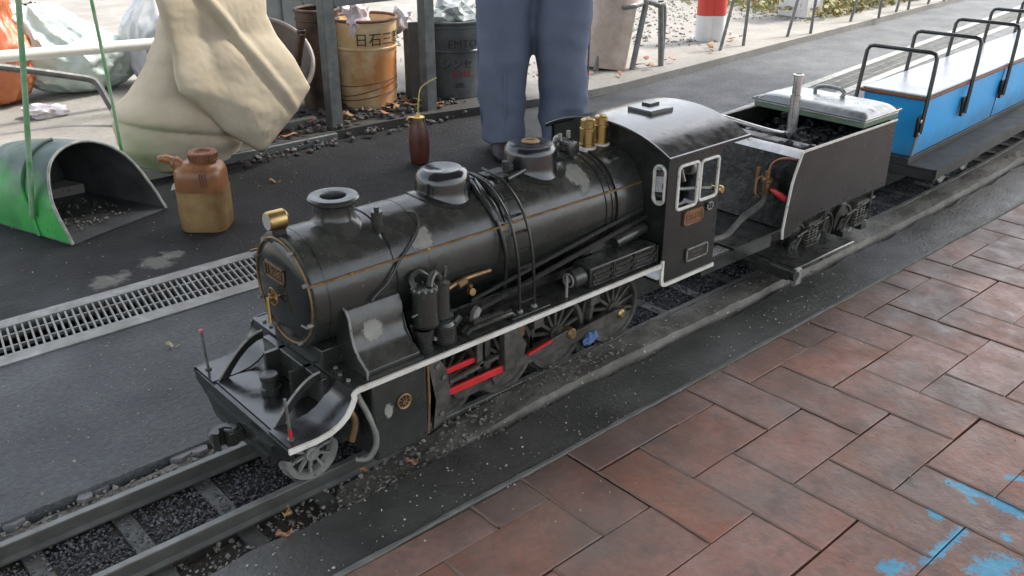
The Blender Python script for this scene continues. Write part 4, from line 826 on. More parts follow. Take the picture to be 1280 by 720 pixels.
# bogies
T(B().box(1.80, 2.19, 1.16, 1.17, .06, .146).box(1.80, 2.19, my(1.17), my(1.16), .06, .146).box(1.8, 2.19, 1.07, my(1.07), .128, .140), 'underframe', 'black_dusty')
for bx in (1.885, 2.105):
    for f in (lambda y: y, my):
        s = -1 if f(0) == 0 else 1
        T(B().prism([(bx-.075, .06), (bx-.06, .082), (bx-.03, .09), (bx+.03, .09), (bx+.06, .082), (bx+.075, .06), (bx+.06, .056), (bx+.03, .066), (bx-.03, .066), (bx-.06, .056)], 'xz', *sorted((f(1.058), f(1.066)))), 'bogie_frame', 'black_dusty', bevel=.001)
        for dx in (-.045, .045):
            wl = T(B().lathe([(0, s*.007), (.010, s*.009), (.012, s*.004), (.034, s*.003), (.037, s*.0075), (.043, s*.007), (.044, -s*.006), (.049, -s*.008), (.049, -s*.0095), (0, -s*.0095)], (bx+dx, f(1.1165), .0445), 'Y', 32), 'wheel', 'grimy')
            T(B().box(bx+dx-.012, bx+dx+.012, *sorted((f(1.05), f(1.075))), .034, .058), 'axle_box', 'black_dusty', bevel=.0015)
            T(B().bar((bx+dx-.02, f(1.052), .055), (bx+dx+.018, f(1.052), .10), .004, .005), 'brake_link', 'grimy')
        for dx in (-.014, .002, .018):
            T(B().tube([(bx+dx+.0065*math.cos(a), f(1.05)+.0065*math.sin(a), .068+.05*a/44) for a in [i*.5 for i in range(89)]], .0019, 5), 'coil_spring', 'grimy')
        for z0, z1 in ((.060, .0675), (.119, .126)): T(B().box(bx-.024, bx+.028, *sorted((f(1.041), f(1.059))), z0, z1), 'spring_seat', 'grimy')
        T(B().cyl((bx-.06, f(1.047), .10), (bx+.07, f(1.047), .118), .003, n=8).cyl((bx+.05, f(1.045), .09), (bx+.05, f(1.045), .14), .003, n=8), 'brake_rod', 'grimy')
T(B().box(2.2, 2.235, YC-.012, YC+.012, .07, .095).cyl((2.235, YC, .068), (2.235, YC, .1), .014, n=14).bar((2.235, YC, .082), (2.50, YC+.005, .082), .018, .012), 'rear_coupler', 'black_dusty')
# coal in the tender
cs, sz = [], []
for _ in range(330):
    x = random.uniform(1.85, 2.19); y = random.uniform(1.06, 1.33); h = .27+.02*noise.noise(Vector((x*15, y*15, 0)))+.012
    cs.append((x, y, h-random.uniform(0, .028))); sz.append(random.uniform(.007, .019))
tag(lumps('coal_load', 'coal', cs, sz, big=True), 'black lumps of coal heaped in the tender', 'coal', kind='stuff')
# seat cushion on the tender
cu = thing('seat_cushion', 'silver vinyl seat cushion on a green board across the tender', 'cushion', (2.12, YC, .318))
cu_b = B().box(2.045, 2.212, 1.040, 1.350, .3205, .333).build('base_board', 'green_board', cu, bevel=.002)
b = B(); n1, n2 = 14, 22; grid = {}
for i in range(n1+1):
    for j in range(n2+1):
        u, v = i/n1*2-1, j/n2*2-1
        e = (1-abs(u)**6)*(1-abs(v)**8); crown = .020*e**.4 if e > 0 else 0
        x = 2.1285+.0855*u; y = YC+.157*v; z = .3375+crown*(1+.0)+.0022*noise.noise(Vector((x*26, y*22, 3)))*e+.0015*noise.noise(Vector((x*60, y*60, 8)))
        grid[i, j] = b.bm.verts.new((x, y, z))
for i in range(n1):
    for j in range(n2): b.bm.faces.new((grid[i, j], grid[i+1, j], grid[i+1, j+1], grid[i, j+1]))
bd = [grid[i, 0] for i in range(n1+1)]+[grid[n1, j] for j in range(1, n2+1)]+[grid[i, n2] for i in range(n1-1, -1, -1)]+[grid[0, j] for j in range(n2-1, 0, -1)]
lo_ = [b.bm.verts.new((v.co.x+(2.1285-v.co.x)*.01, v.co.y, .3332)) for v in bd]; b._skin(bd, lo_)
o = b.build('pad', 'vinyl', cu, smooth=60); sub = o.modifiers.new('s', 'SUBSURF'); sub.levels = 1; sub.render_levels = 1
B().tube([(2.1285+.0865*math.cos(a)*min(1/max(abs(math.cos(a)), 1e-6), 1/max(abs(math.sin(a)), 1e-6)), YC+.158*math.sin(a)*min(1/max(abs(math.cos(a)), 1e-6), 1/max(abs(math.sin(a)), 1e-6)), .3405) for a in [i*2*math.pi/64 for i in range(64)]], .003, 6, closed=True).build('piping', 'vinyl', cu)
B().tube(smooth_path([(2.15, YC+.045, .355), (2.16, YC+.05, .367), (2.165, YC+.03, .374), (2.165, YC-.01, .374), (2.16, YC-.03, .367), (2.155, YC-.025, .355)]), .005, 8).build('carry_handle', 'vinyl', cu)
# ================================================================ BLUE PASSENGER CAR
CA = R(3.9); CX = 2.51
ca = thing('passenger_car', 'bright blue straddle passenger car with pale seat board and black hoop handles', 'passenger car', (CX, 1.202, 0), CA)
def Cc(b, name, m, **k): return b.build(name, m, k.pop('parent', ca), local=True, **k)
L = 3.0
MT['blue_end'] = mat('worn_blue_corner', (.14, .17, .18), (.05, .25, .45), 25, rough=(.5, .7), bump=.2, fine=((.16, .10, .05), 40, .5))
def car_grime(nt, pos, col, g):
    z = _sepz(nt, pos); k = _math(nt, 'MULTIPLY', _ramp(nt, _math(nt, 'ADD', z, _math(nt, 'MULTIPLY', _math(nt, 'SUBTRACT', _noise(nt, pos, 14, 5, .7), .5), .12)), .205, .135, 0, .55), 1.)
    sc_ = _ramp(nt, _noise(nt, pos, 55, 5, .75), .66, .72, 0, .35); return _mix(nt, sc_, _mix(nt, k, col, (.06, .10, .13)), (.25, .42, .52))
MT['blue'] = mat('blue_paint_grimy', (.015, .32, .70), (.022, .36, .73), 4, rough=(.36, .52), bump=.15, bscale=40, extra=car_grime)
Cc(B().prism([(-.076, .136), (.076, .136), (.089, .300), (-.089, .300)], 'yz', 0, L), 'body', 'blue', bevel=.004)
Cc(B().prism([(-.0775, .138), (-.072, .138), (-.085, .262), (-.0905, .262)], 'yz', -.0015, .020), 'worn_corner', 'blue_end')
Cc(B().box(-.012, L+.01, -.097, .097, .3005, .309), 'seat_trim', 'wood_edge', bevel=.003)
Cc(B().box(-.004, L, -.0915, .0915, .3092, .3145), 'seat_board', 'seat_white', bevel=.002)
for s in (-1, 1):
    Cc(B().box(-.02, L, *sorted((s*.078, s*.158)), .112, .1195), 'foot_board', 'car_dark', bevel=.002)
    Cc(B().box(-.022, L, *sorted((s*.1585, s*.163)), .094, .1225), 'foot_board_edge', 'car_dark')
Cc(B().box(-.015, L, -.078, .078, .112, .1355), 'chassis', 'car_dark', bevel=.002)
Cc(B().box(-.018, .012, -.157, .157, .085, .1115).box(-.05, 0, -.02, .02, .07, .10), 'head_stock', 'car_dark', bevel=.002)
for x in (.62, 1.24, 1.86, 2.48):
    for s in (-1, 1): Cc(B().prism([(s*.0765, .138), (s*.0778, .138), (s*.0903, .298), (s*.089, .298)], 'yz', x-.0012, x+.0012), 'panel_seam', 'car_dark')
for i in range(14):
    x = .08+.2*i
    for s in (-1, 1): Cc(B().lathe([(.003, 0), (.003, s*.0012), (0, s*.0016)], (x, s*.0972, .305), 'Y', 8), 'trim_screw', 'grimy')
for i in range(9):
    x = -.012+.325*i; h = .43
    for s in (-1, 1): pass
    pts = [(x-.02, -.1005, .215), (x-.012, -.1005, .27), (x+.004, -.099, .37), (x+.010, -.098, .415), (x+.012, -.092, .426), (x+.012, -.080, .4295), (x+.012, .080, .4295), (x+.012, .092, .426), (x+.010, .098, .415), (x+.004, .099, .37), (x-.012, .1005, .27), (x-.02, .1005, .215)]
    hd = Cc(B().tube(pts, .0058, 10), 'hoop_handle', 'black')
    for s in (-1, 1):
        Cc(B().box(x-.032, x-.006, *sorted((s*.0885, s*.0975)), .205, .262), 'handle_plate', 'black', parent=hd, bevel=.002)
        for dz in ((.215, .250) if i == 0 else (.220,)): Cc(B().lathe([(.0055, s*.0976), (.0055, s*.1015), (.003, s*.1025), (0, s*.1025)], (x-.024 if i == 0 else x-.018, 0, dz), 'Y', 10), 'bolt', 'alu', parent=hd)
for bx in (.35, 2.5):
    for dx in (-.09, .09):
        for s in (-1, 1):
            Cc(B().lathe([(0, s*.009), (.012, s*.009), (.014, s*.004), (.034, s*.004), (.037, s*.0075), (.043, s*.007), (.044, -s*.006), (.049, -s*.008), (0, -s*.0095)], (bx+dx, s*.079, .0445), 'Y', 28), 'wheel', 'grey_metal')
    for s in (-1, 1): Cc(B().box(bx-.14, bx+.14, *sorted((s*.10, s*.112)), .04, .07), 'bogie_frame', 'car_dark', bevel=.002)
    Cc(B().box(bx-.03, bx+.03, -.1, .1, .05, .112), 'bolster', 'car_dark')
# ================================================================ THINGS BEHIND THE TRACK
AP = .032                                                    # apron level
def cloth_obj(name, m, verts_fn, nu, nv, closed_u=True, thick=0, sub=1, parent=None, smooth=60):
    b = B(); g = [[b.bm.verts.new(verts_fn(i/nu, j/nv)) for i in range(nu if closed_u else nu+1)] for j in range(nv+1)]
    for j in range(nv):
        for i in range(nu):
            i2 = (i+1) % nu if closed_u else i+1; b.bm.faces.new((g[j][i], g[j][i2], g[j+1][i2], g[j+1][i]))
    o = b.build(name, m, parent, smooth=smooth)
    if thick: s = o.modifiers.new('t', 'SOLIDIFY'); s.thickness = thick; s.offset = 0
    if sub: s = o.modifiers.new('s', 'SUBSURF'); s.levels = sub; s.render_levels = sub
    return o
# ---- green scoop (dustpan) with its tall bail
MT['scoop_green'] = mat('worn_green_paint', (.05, .36, .07), (.035, .27, .055), 9, rough=(.35, .55), bump=.25, bscale=60, fine=((.03, .10, .04), 9, .5), speck=(.09, .13, .11), speck_t=.66, speck_scale=55, extra=lambda nt, pos, col, g: _mix(nt, _ramp(nt, _math(nt, 'ADD', _sepz(nt, pos), _math(nt, 'MULTIPLY', _math(nt, 'SUBTRACT', _noise(nt, pos, 7, 5), .5), .22)), .10, .17, 0, .92), col, (.022, .034, .036)))
MT['scoop_in'] = mat('sooty_pan', (.032, .035, .035), (.075, .078, .075), 12, rough=(.4, .7), bump=.4, bscale=80, speck=(.16, .16, .15), speck_t=.72, speck_scale=130)
A0, A1 = G(92, 308), G(208, 262); ax_ = (A1-A0); wdt = ax_.length; ax_.normalize(); bk = Vector((-ax_.y, ax_.x, 0)); mid = (A0+A1)/2
sp = thing('scoop', 'battered green metal scoop with black inside lying open on the asphalt', 'scoop', mid)
hw_ = wdt/2; HH = .212; DEP = .40
def scoop_pt(a, t, infl=0.):                                    # a 0..1 over the arch, t 0 mouth .. 1 back
    th = math.pi*a; lean = .13
    rx = hw_*(1-.10*t)+infl; rz = (HH*(1-.16*t*t))+infl
    bulge = 1+.10*math.sin(th)**2
    x = -rx*math.cos(th)*(bulge if abs(math.cos(th)) < .95 else 1.); z = rz*math.sin(th)**.85 if math.sin(th) > 0 else 0
    back = DEP*t+lean*(z/HH)*(1-t)
    pt_ = mid+ax_*x+bk*back+Vector((0, 0, z+.004)); return pt_+Vector((.006*noise.noise(pt_*11), .006*noise.noise(pt_*11+Vector((5, 0, 0))), 0))*min(1, z/.05)
N, M_ = 40, 14
b = B(); g = [[b.bm.verts.new(scoop_pt(i/N, j/M_)) for i in range(N+1)] for j in range(M_+1)]
for j in range(M_):
    for i in range(N): b.bm.faces.new((g[j][i], g[j][i+1], g[j+1][i+1], g[j+1][i]))
b.bm.faces.new([g[M_][i] for i in range(N+1)])
b.build('shell', 'scoop_green', sp, smooth=40)
b = B(); g = [[b.bm.verts.new(scoop_pt(i/N, j/M_*.985, -.0025)+Vector((0, 0, -.001 if 0 < i < N else .002))) for i in range(N+1)] for j in range(M_+1)]
for j in range(M_):
    for i in range(N): b.bm.faces.new((g[j][i], g[j+1][i], g[j+1][i+1], g[j][i+1]))
b.bm.faces.new([g[M_][i] for i in range(N, -1, -1)]); b.build('lining', 'scoop_in', sp, smooth=40)
b = B(); q = [scoop_pt(0, 0), scoop_pt(1, 0), scoop_pt(1, 1), scoop_pt(0, 1)]
vs = [b.bm.verts.new(p+Vector((0, 0, .001))) for p in q]; b.bm.faces.new(vs); vl = [b.bm.verts.new(p+Vector((0, 0, -.003))) for p in q]; b.bm.faces.new(vl[::-1]); b._skin(vs, vl)
b.build('floor_pan', 'scoop_in', sp, smooth=0)
B().tube([scoop_pt(i/40, 0)+Vector((0, 0, .001)) for i in range(41)], .0042, 8).build('rim', mat('bare_rim', (.20, .22, .19), (.36, .37, .33), 40, rough=(.4, .6), metal=.4), sp)
B().tube([scoop_pt(i/40, .33, .003) for i in range(0, 21)], .005, 8).build('rib', 'scoop_green', sp)
MT['bail_green'] = mat('green_bail_paint', (.08, .27, .09), (.26, .36, .24), 25, rough=(.35, .55))
for u0, v0, Y0, base, r in ((20, -40, 2.47, scoop_pt(.06, .30, .011), .0072), (106, -40, 2.62, scoop_pt(.90, .25, .009), .0048)):
    top = onY(u0, v0, Y0); B().tube([base, base+(top-base)*.5+Vector((.002, 0, 0)), top], r, 10).build('bail', 'bail_green', sp)
t1, t2 = onY(20, -40, 2.47), onY(106, -40, 2.62)
B().tube(smooth_path([t1, t1+Vector((.01, .01, .05)), (t1+t2)/2+Vector((0, 0, .08)), t2+Vector((-.01, 0, .05)), t2]), .0075, 10).build('grip', 'bail_green', sp)
cs = [tuple(mid+ax_*random.uniform(-.1, .1)+bk*random.uniform(.06, .3)+Vector((0, 0, .010))) for _ in range(160)]
tag(lumps('scoop_crumbs', 'grit', cs, [abs(random.gauss(.002, .0018))+.0008 for _ in cs]), 'grey crumbs left lying inside the green scoop', 'grit', kind='stuff')
# ---- amber oil jug
MT['amber'] = mat('amber_plastic', (.30, .125, .042), (.17, .068, .026), 14, rough=(.25, .4), bump=.2, bscale=40, spec=.5)
MT['olive'] = mat('old_oil_plastic', (.30, .20, .085), (.17, .095, .04), 12, rough=(.28, .42), bump=.2, bscale=40)
MT['amber_cap'] = mat('brown_cap', (.20, .075, .03), (.13, .05, .025), 40, rough=(.4, .6), bump=.2)
jc = G(254, 288); jc = Vector((.925, 2.285, 0)); ju = thing('oil_jug', 'squat amber plastic oil jug with brown cap and side spout', 'jug', jc, R(-41.6))
def J(b, name, m, **k): return b.build(name, m, k.pop('parent', ju), local=True, **k)
def rr_ring(b, hx, hy, r, z, n=6): return [b.bm.verts.new((x, y, z)) for x, y in rrect(-hx, hx, -hy, hy, r, n)]
def stack(levels):
    b = B(); rings = [rr_ring(b, *l) for l in levels]
    for p, q in zip(rings, rings[1:]): b._skin(p, q)
    b.bm.faces.new(rings[0][::-1]); b.bm.faces.new(rings[-1]); return b
J(stack([(.060, .052, .03, .001), (.063, .055, .032, .008), (.064, .056, .032, .05), (.064, .056, .032, .106), (.0645, .0565, .032, .112)]), 'body', 'olive', smooth=50)
J(stack([(.063, .055, .032, .1122), (.063, .055, .032, .145), (.061, .053, .032, .163), (.054, .046, .028, .176), (.042, .036, .025, .182), (.034, .034, .02, .186)]), 'shoulder', 'amber', smooth=50)
J(B().lathe([(.034, .184), (.037, .186), (.038, .19), (.036, .191), (.036, .205), (.038, .207), (.036, .211), (.022, .211), (.020, .205), (0, .205)], (.012, 0, 0), 'Z', 32), 'cap', 'amber_cap')
for a in range(24): J(B().cyl((.012+.0365*math.cos(a*math.pi/12), .0365*math.sin(a*math.pi/12), .192), (.012+.0365*math.cos(a*math.pi/12), .0365*math.sin(a*math.pi/12), .204), .0018, n=5), 'cap_ridge', 'amber_cap')
J(B().tube(smooth_path([(-.036, -.008, .150), (-.05, -.010, .172), (-.066, -.012, .188), (-.086, -.013, .194), (-.10, -.013, .192)]), [.024]*6+[.018]*6+[.012]*6+[.009]*6+[.008], 14), 'spout', 'amber', smooth=60)
J(B().prism([(-.04, .12), (-.075, .112), (-.068, .128), (-.052, .14), (-.04, .15)], 'xz', -.030, .012), 'label_scrap', mat('pale_label', (.62, .63, .60), (.5, .5, .46), 30, rough=(.4, .6)))
for dx in (-.006, .001, .008): J(B().cyl((.02+dx, -.0555, .128), (.02+dx, -.0565, .165), .0014, n=6), 'level_mark', 'amber_cap')
# ---- oiler with long nozzle
MT['oiler'] = mat('brown_oiler_paint', (.07, .022, .015), (.11, .035, .022), 30, rough=(.3, .45), bump=.15)
bc = Vector((1.70, 2.37, 0)); oc = thing('oil_can', 'slim brown oil can with bent brass nozzle standing on the black asphalt', 'oil can', bc)
B().lathe([(0, .001), (.026, .001), (.030, .006), (.033, .04), (.034, .075), (.030, .11), (.022, .135), (.019, .142), (0, .143)], (bc.x, bc.y, 0), 'Z', 28).build('body', 'oiler', oc)
B().lathe([(.020, .142), (.0205, .152), (.016, .155), (.008, .158), (.006, .166), (0, .166)], (bc.x, bc.y, 0), 'Z', 20).build('collar', 'brass', oc)
B().tube(smooth_path([(bc.x-.012, bc.y, .15), (bc.x-.035, bc.y+.002, .156), (bc.x-.042, bc.y+.002, .148), (bc.x-.036, bc.y+.002, .14)]), .0035, 8).build('trigger', 'brass', oc)
B().tube(smooth_path([(bc.x, bc.y, .16), (bc.x+.004, bc.y, .20), (bc.x+.012, bc.y, .238), (bc.x+.03, bc.y-.005, .255), (bc.x+.065, bc.y-.02, .272)]), [.0032]*8+[.0024]*17, 8).build('nozzle', mat('nozzle_brass', (.45, .40, .12), (.35, .3, .1), 50, rough=(.35, .5), metal=.6), oc)
# ---- canvas bag
MT['canvas'] = mat('beige_canvas', (.44, .375, .275), (.51, .445, .34), 7, rough=(.8, .95), bump=.35, bscale=420, bdist=.0012, fine=((.33, .265, .175), 8, .55), spec=.2)
bg = thing('canvas_bag', 'big slumped beige canvas bag with its top folded over', 'bag', (1.13, 2.86, 0))
def ridge(p, f, k=2.2): return (1-abs(noise.noise(p*f)))**k
_fr = random.Random(21); FOLDS = []
for _ in range(16):
    t_ = _fr.uniform(0, math.pi); FOLDS.append((math.cos(t_), math.sin(t_), _fr.uniform(.95, 1.5), _fr.uniform(0, .55), _fr.uniform(.4, 1.), _fr.uniform(.07, .22)))
def wrinkle(p, amp):                                            # flat facets of stiff cloth meeting in creases
    x = p.x+.5*(p.y-2.8)+.012*noise.noise(p*7); z = p.z+.012*noise.noise(p*7+Vector((4, 4, 0))); d = 0
    for cx, sx_, ox, oz, a_, w_ in FOLDS:
        s_ = (x-ox)*cx+(z-oz)*sx_; l_ = -(x-ox)*sx_+(z-oz)*cx
        d += a_*(math.sqrt(s_*s_+.000025)-.03)*math.exp(-(l_/w_)**2-(s_/.10)**2)*(1 if a_ > .6 else -1.4)
    return amp*(10*d+.35*noise.noise(p*9)+.10*(ridge(p, 45, 2)-.5))
BAGT = [(0, .99, 1.235, .10), (.02, .958, 1.285, .13), (.09, .926, 1.312, .15), (.17, .932, 1.32, .145), (.25, .99, 1.33, .12), (.33, 1.062, 1.345, .10), (.42, 1.112, 1.37, .085), (.52, 1.135, 1.40, .075), (.70, 1.17, 1.42, .06)]
def bagbody(u, v):
    a = 2*math.pi*u; z = .70*v**1.15
    for k in range(len(BAGT)-1):
        if BAGT[k][0] <= z <= BAGT[k+1][0]: break
    t = (z-BAGT[k][0])/(BAGT[k+1][0]-BAGT[k][0]); t = sst(t)*.5+t*.5; xl, xr, dy = [BAGT[k][i]*(1-t)+BAGT[k+1][i]*t for i in (1, 2, 3)]
    cx, hx = (xl+xr)/2, (xr-xl)/2; sq = 1/(abs(math.cos(a))**2.6+abs(math.sin(a))**2.6)**(1/2.6)
    p = Vector((cx+hx*sq*math.cos(a), 2.875+dy*sq*math.sin(a), z))
    nrm = Vector((math.cos(a), math.sin(a)*1.5, 0)).normalized()
    zc = .145-.06*(p.x-1.05)/.25; cr_ = .020*math.exp(-((z-zc-.035)/.04)**2)*(z > zc)-.010*math.exp(-((z-zc)/.008)**2)+.006*math.exp(-((z-zc+.03)/.03)**2)
    return p+nrm*(cr_+wrinkle(p, .022)*(min(1, z/.05)))
cloth_obj('body', 'canvas', bagbody, 110, 90, sub=1, parent=bg)
LCH = [(196, -36), (214, 40), (222, 70), (222, 95), (227, 114), (246, 126), (262, 141), (278, 160), (298, 172), (321, 185)]; RCH = [(340, -36), (338, 20), (350, 48), (368, 74), (386, 110), (366, 138), (345, 162), (323, 186)]
def chain(ch, v):
    for (u0, v0), (u1, v1) in zip(ch, ch[1:]):
        if v0 <= v <= v1: return u0+(u1-u0)*(v-v0)/(v1-v0)
    return ch[-1][0]
def flap(s_, t):
    v = -36+221*t; u = chain(LCH, v)*(1-s_)+chain(RCH, v)*s_; q = onY(u, v, 2.705+.045*max(0, 1-t*1.5))
    e = (4*s_*(1-s_))**.45*min(1, (1-t)*9)**.5
    d = -.030*e+wrinkle(q, .024)*(.3+.7*e)
    fx = q.x-1.385+.62*(q.z-.25); d += (-.012*math.exp(-(fx/.014)**2)+.009*math.exp(-((fx+.03)/.016)**2))*e
    return Vector((q.x, q.y+d+(q.z-.2)*.16, q.z))
def flap_obj():
    b = B(); nu, nv = 56, 70; g = [[b.bm.verts.new(flap(i/nu, j/nv)) for i in range(nu+1)] for j in range(nv+1)]
    for p, q in zip(g, g[1:]):
        for i in range(nu): b.bm.faces.new((p[i], p[i+1], q[i+1], q[i]))
    o = b.build('folded_top', 'canvas', bg, smooth=70); s_ = o.modifiers.new('t', 'SOLIDIFY'); s_.thickness = .016; s_.offset = 0
flap_obj()
B().tube(smooth_path([flap(0, .25+.75*i/30)+Vector((0, -.005, 0)) for i in range(31)]+[flap(1, 1-.8*i/30)+Vector((0, -.005, 0)) for i in range(1, 31)], 2), .0045, 6).build('hem', 'canvas', bg)
# ---- steel rack
MT['rack'] = mat('dark_green_grey_paint', (.085, .095, .094), (.13, .14, .135), 18, rough=(.45, .65), bump=.3, fine=((.03, .032, .03), 30, .6))
rk = thing('steel_rack', 'dark grey steel rack frame standing over the pails and coal', 'rack', (1.85, 2.95, 0))
def K(b, name, m='rack', **k): return b.build(name, m, k.pop('parent', rk), **k)
for x, y in ((1.655, 2.80), (2.075, 2.80), (1.655, 3.42), (2.075, 3.42)):
    K(B().box(x-.022, x+.022, y-.004, y, 0 if y < 3 else AP, .95).box(x-.022, x-.017, y, y+.04, 0 if y < 3 else AP, .95), 'post', bevel=.001)
for z in (.452, .93):
    K(B().box(1.678, 2.5, 2.795, 2.7995, z, z+.045).box(1.678, 2.5, 2.7995, 2.83, z, z+.005), 'beam', bevel=.001)
    K(B().box(1.65, 1.655, 2.83, 3.42, z, z+.04).box(2.075, 2.08, 2.83, 3.42, z, z+.04), 'beam')
K(B().box(1.15, 1.632, 2.765, 2.790, .001, .030), 'beam', bevel=.002); K(B().box(1.1, 1.634, 2.90, 2.93, AP, AP+.03), 'beam', bevel=.002)
K(B().box(1.678, 2.05, 2.792, 2.822, .001, .028), 'beam', bevel=.002)
# ---- pails
def pail_text(body, size, ang0, z, r, cx, cy, m, parent, tilt=0., stretch=1.):
    me = text_mesh(body, size, .0004)
    for v in me.vertices:
        x = v.co.x*stretch; zz = v.co.y+x*tilt; a = ang0+x/r; v.co = Vector((cx+(r+.0012+v.co.z)*math.cos(a), cy+(r+.0012+v.co.z)*math.sin(a), z+zz))
    return obj('lettering', me, m, parent, smooth=0)
def pail(name, label, c, r0, r1, h, m, rim_m, z0, inner=.03, group=None, bands=()):
    t = thing(name, label, 'pail', (c[0], c[1], z0), group=group)
    B().lathe([(0, z0+.006), (r0-.006, z0+.006), (r0-.004, z0), (r0, z0+.002)]+sum([[(r0+(r1-r0)*k-.000, z0+h*k-.006), (r0+(r1-r0)*k+.004, z0+h*k-.003), (r0+(r1-r0)*k+.004, z0+h*k+.003), (r0+(r1-r0)*k, z0+h*k+.006)] for k in bands], [])+[(r1, z0+h-.008), (r1-.003, z0+h-.01), (r1-.004, z0+inner), (0, z0+inner)], (c[0], c[1], 0), 'Z', 48).build('body', m, t)
    B().tube([(c[0]+(r1+.001)*math.cos(a), c[1]+(r1+.001)*math.sin(a), z0+h-.004) for a in [i*2*math.pi/48 for i in range(48)]], .006, 8, closed=True).build('rim', rim_m, t)
    return t
def yel_extra(nt, pos, col, g):
    c = (1.985, 2.93, .17); vm = _n(nt, 'ShaderNodeVectorMath', operation='DISTANCE'); nt.links.new(pos, vm.inputs[0]); vm.inputs[1].default_value = c
    d = _math(nt, 'ADD', vm.outputs['Value'], _math(nt, 'MULTIPLY', _math(nt, 'SUBTRACT', _noise(nt, pos, 18, 5), .5), .22))
    return _mix(nt, _ramp(nt, d, .14, .05, 0, .85), col, (.44, .15, .03))
MT['pail_yellow'] = mat('faded_yellow_tin', (.62, .42, .19), (.70, .54, .33), 9, rough=(.4, .6), bump=.15, bscale=50, fine=((.30, .20, .11), 20, .5), extra=yel_extra)
MT['pail_grey'] = mat('dark_tin', (.10, .11, .108), (.16, .168, .165), 9, rough=(.35, .55), metal=.3, bump=.2, bscale=50, fine=((.02, .021, .022), 8, .7))
MT['ink'] = mat('dark_ink', (.03, .018, .015), None, rough=(.5, .6)); MT['ink_red'] = mat('red_ink', (.28, .03, .025), (.2, .03, .02), 30, rough=(.5, .6))
yc_, yy_ = 1.952, 3.045
yp = pail('oil_pail', 'faded yellow tin pail with Japanese lettering and crumpled paper on top', (yc_, yy_), .108, .122, .335, 'pail_yellow', 'rust', AP, .30, bands=(.68,))
facing = math.atan2(-yy_, -yc_)
pail_text('日石三菱', .052, facing+.52, AP+.262, .121, yc_, yy_, 'ink', yp)
for z, tl in ((.05, .02), (.075, .03), (.10, .015)):
    B().tube([(yc_+.1125*math.cos(a), yy_+.1125*math.sin(a), AP+z+tl*math.sin(a*1.0+2)) for a in [i*2*math.pi/40 for i in range(40)]], .002, 5, closed=True).build('wire', 'rust', yp)
MT['paper'] = mat('white_paper', (.66, .62, .64), (.55, .50, .53), 20, rough=(.7, .85), bump=.2)
MT['pinkpaper'] = mat('pale_pink_paper', (.62, .50, .53), (.66, .60, .62), 20, rough=(.7, .85))
def crumple(name, label, c, s, m, seed, squash=.8, group=None, cat='paper', k=3.2):
    b = B(); bmesh.ops.create_icosphere(b.bm, subdivisions=3, radius=1.)
    for v in b.bm.verts:
        p = v.co.copy(); n = noise.noise(p*k*.5+Vector((seed, 0, 0)))*.5+abs(noise.noise(p*k+Vector((0, seed, 0))))*.55-.1
        q = p*(1+n); v.co = Vector((c[0]+q.x*s[0], c[1]+q.y*s[1], c[2]+q.z*s[2]))
    o = b.build(name, m, None, smooth=0); return tag(o, label, cat, group)
crumple('crumpled_paper', 'crumpled pale pink paper hanging over the rim of the yellow pail', (1.885, 2.985, AP+.345), (.055, .03, .062), 'pinkpaper', 3)
crumple('crumpled_paper', 'crumpled white paper lying on the folded dark sheet between the pails', (2.11, 3.02, .34), (.045, .03, .05), 'paper', 9)
ex, ey = 2.33, 2.98
ep = pail('oil_pail', 'dark grey tin pail with red and black print holding a plastic bag', (ex, ey), .128, .138, .30, 'pail_grey', 'pail_grey', AP, .26, bands=(.62, .93))
fe = math.atan2(-ey, -ex)
pail_text('EMTO', .046, fe+.28, AP+.215, .1355, ex, ey, 'ink', ep); pail_text('シンセ', .042, fe+.10, AP+.135, .133, ex, ey, 'ink', ep); pail_text('OIL', .040, fe+.26, AP+.10, .132, ex, ey, 'ink_red', ep, stretch=1.5)
pail_text('20L', .028, fe+.16, AP+.055, .131, ex, ey, 'ink', ep)
crumple('plastic_bag', 'grey translucent plastic bag stuffed into the dark pail', (2.31, 2.955, AP+.32), (.09, .07, .055), mat('grey_film', (.24, .27, .26), (.34, .37, .36), 14, rough=(.2, .35)), 5, cat='bag')
bt = pail('rusty_tube', 'tall brown scorched metal can beside the steel rack post', (1.80, 3.13), .075, .080, .37, 'brown_tube', 'brown_tube', AP, .1, bands=(.9,)); bt['category'] = 'can'
# folded dark sheet and tarp behind
MT['dark_sheet'] = mat('dark_grey_sheet', (.05, .048, .044), (.085, .08, .072), 14, rough=(.5, .7), bump=.3, bscale=70)
fs = thing('folded_sheet', 'dark grey folded metal sheet standing upright between the two pails', 'sheet', (2.13, 2.98, AP))
B().prism([(2.085, 2.95), (2.12, 2.925), (2.165, 2.93), (2.18, 2.97), (2.15, 2.955), (2.12, 2.945)], 'xy', AP, AP+.31).build('outer_leaf', 'dark_sheet', fs, bevel=.002)
B().prism([(2.10, 2.965), (2.135, 2.965), (2.17, 3.0), (2.11, 3.02)], 'xy', AP, AP+.28).build('inner_leaf', 'dark_sheet', fs, bevel=.002)
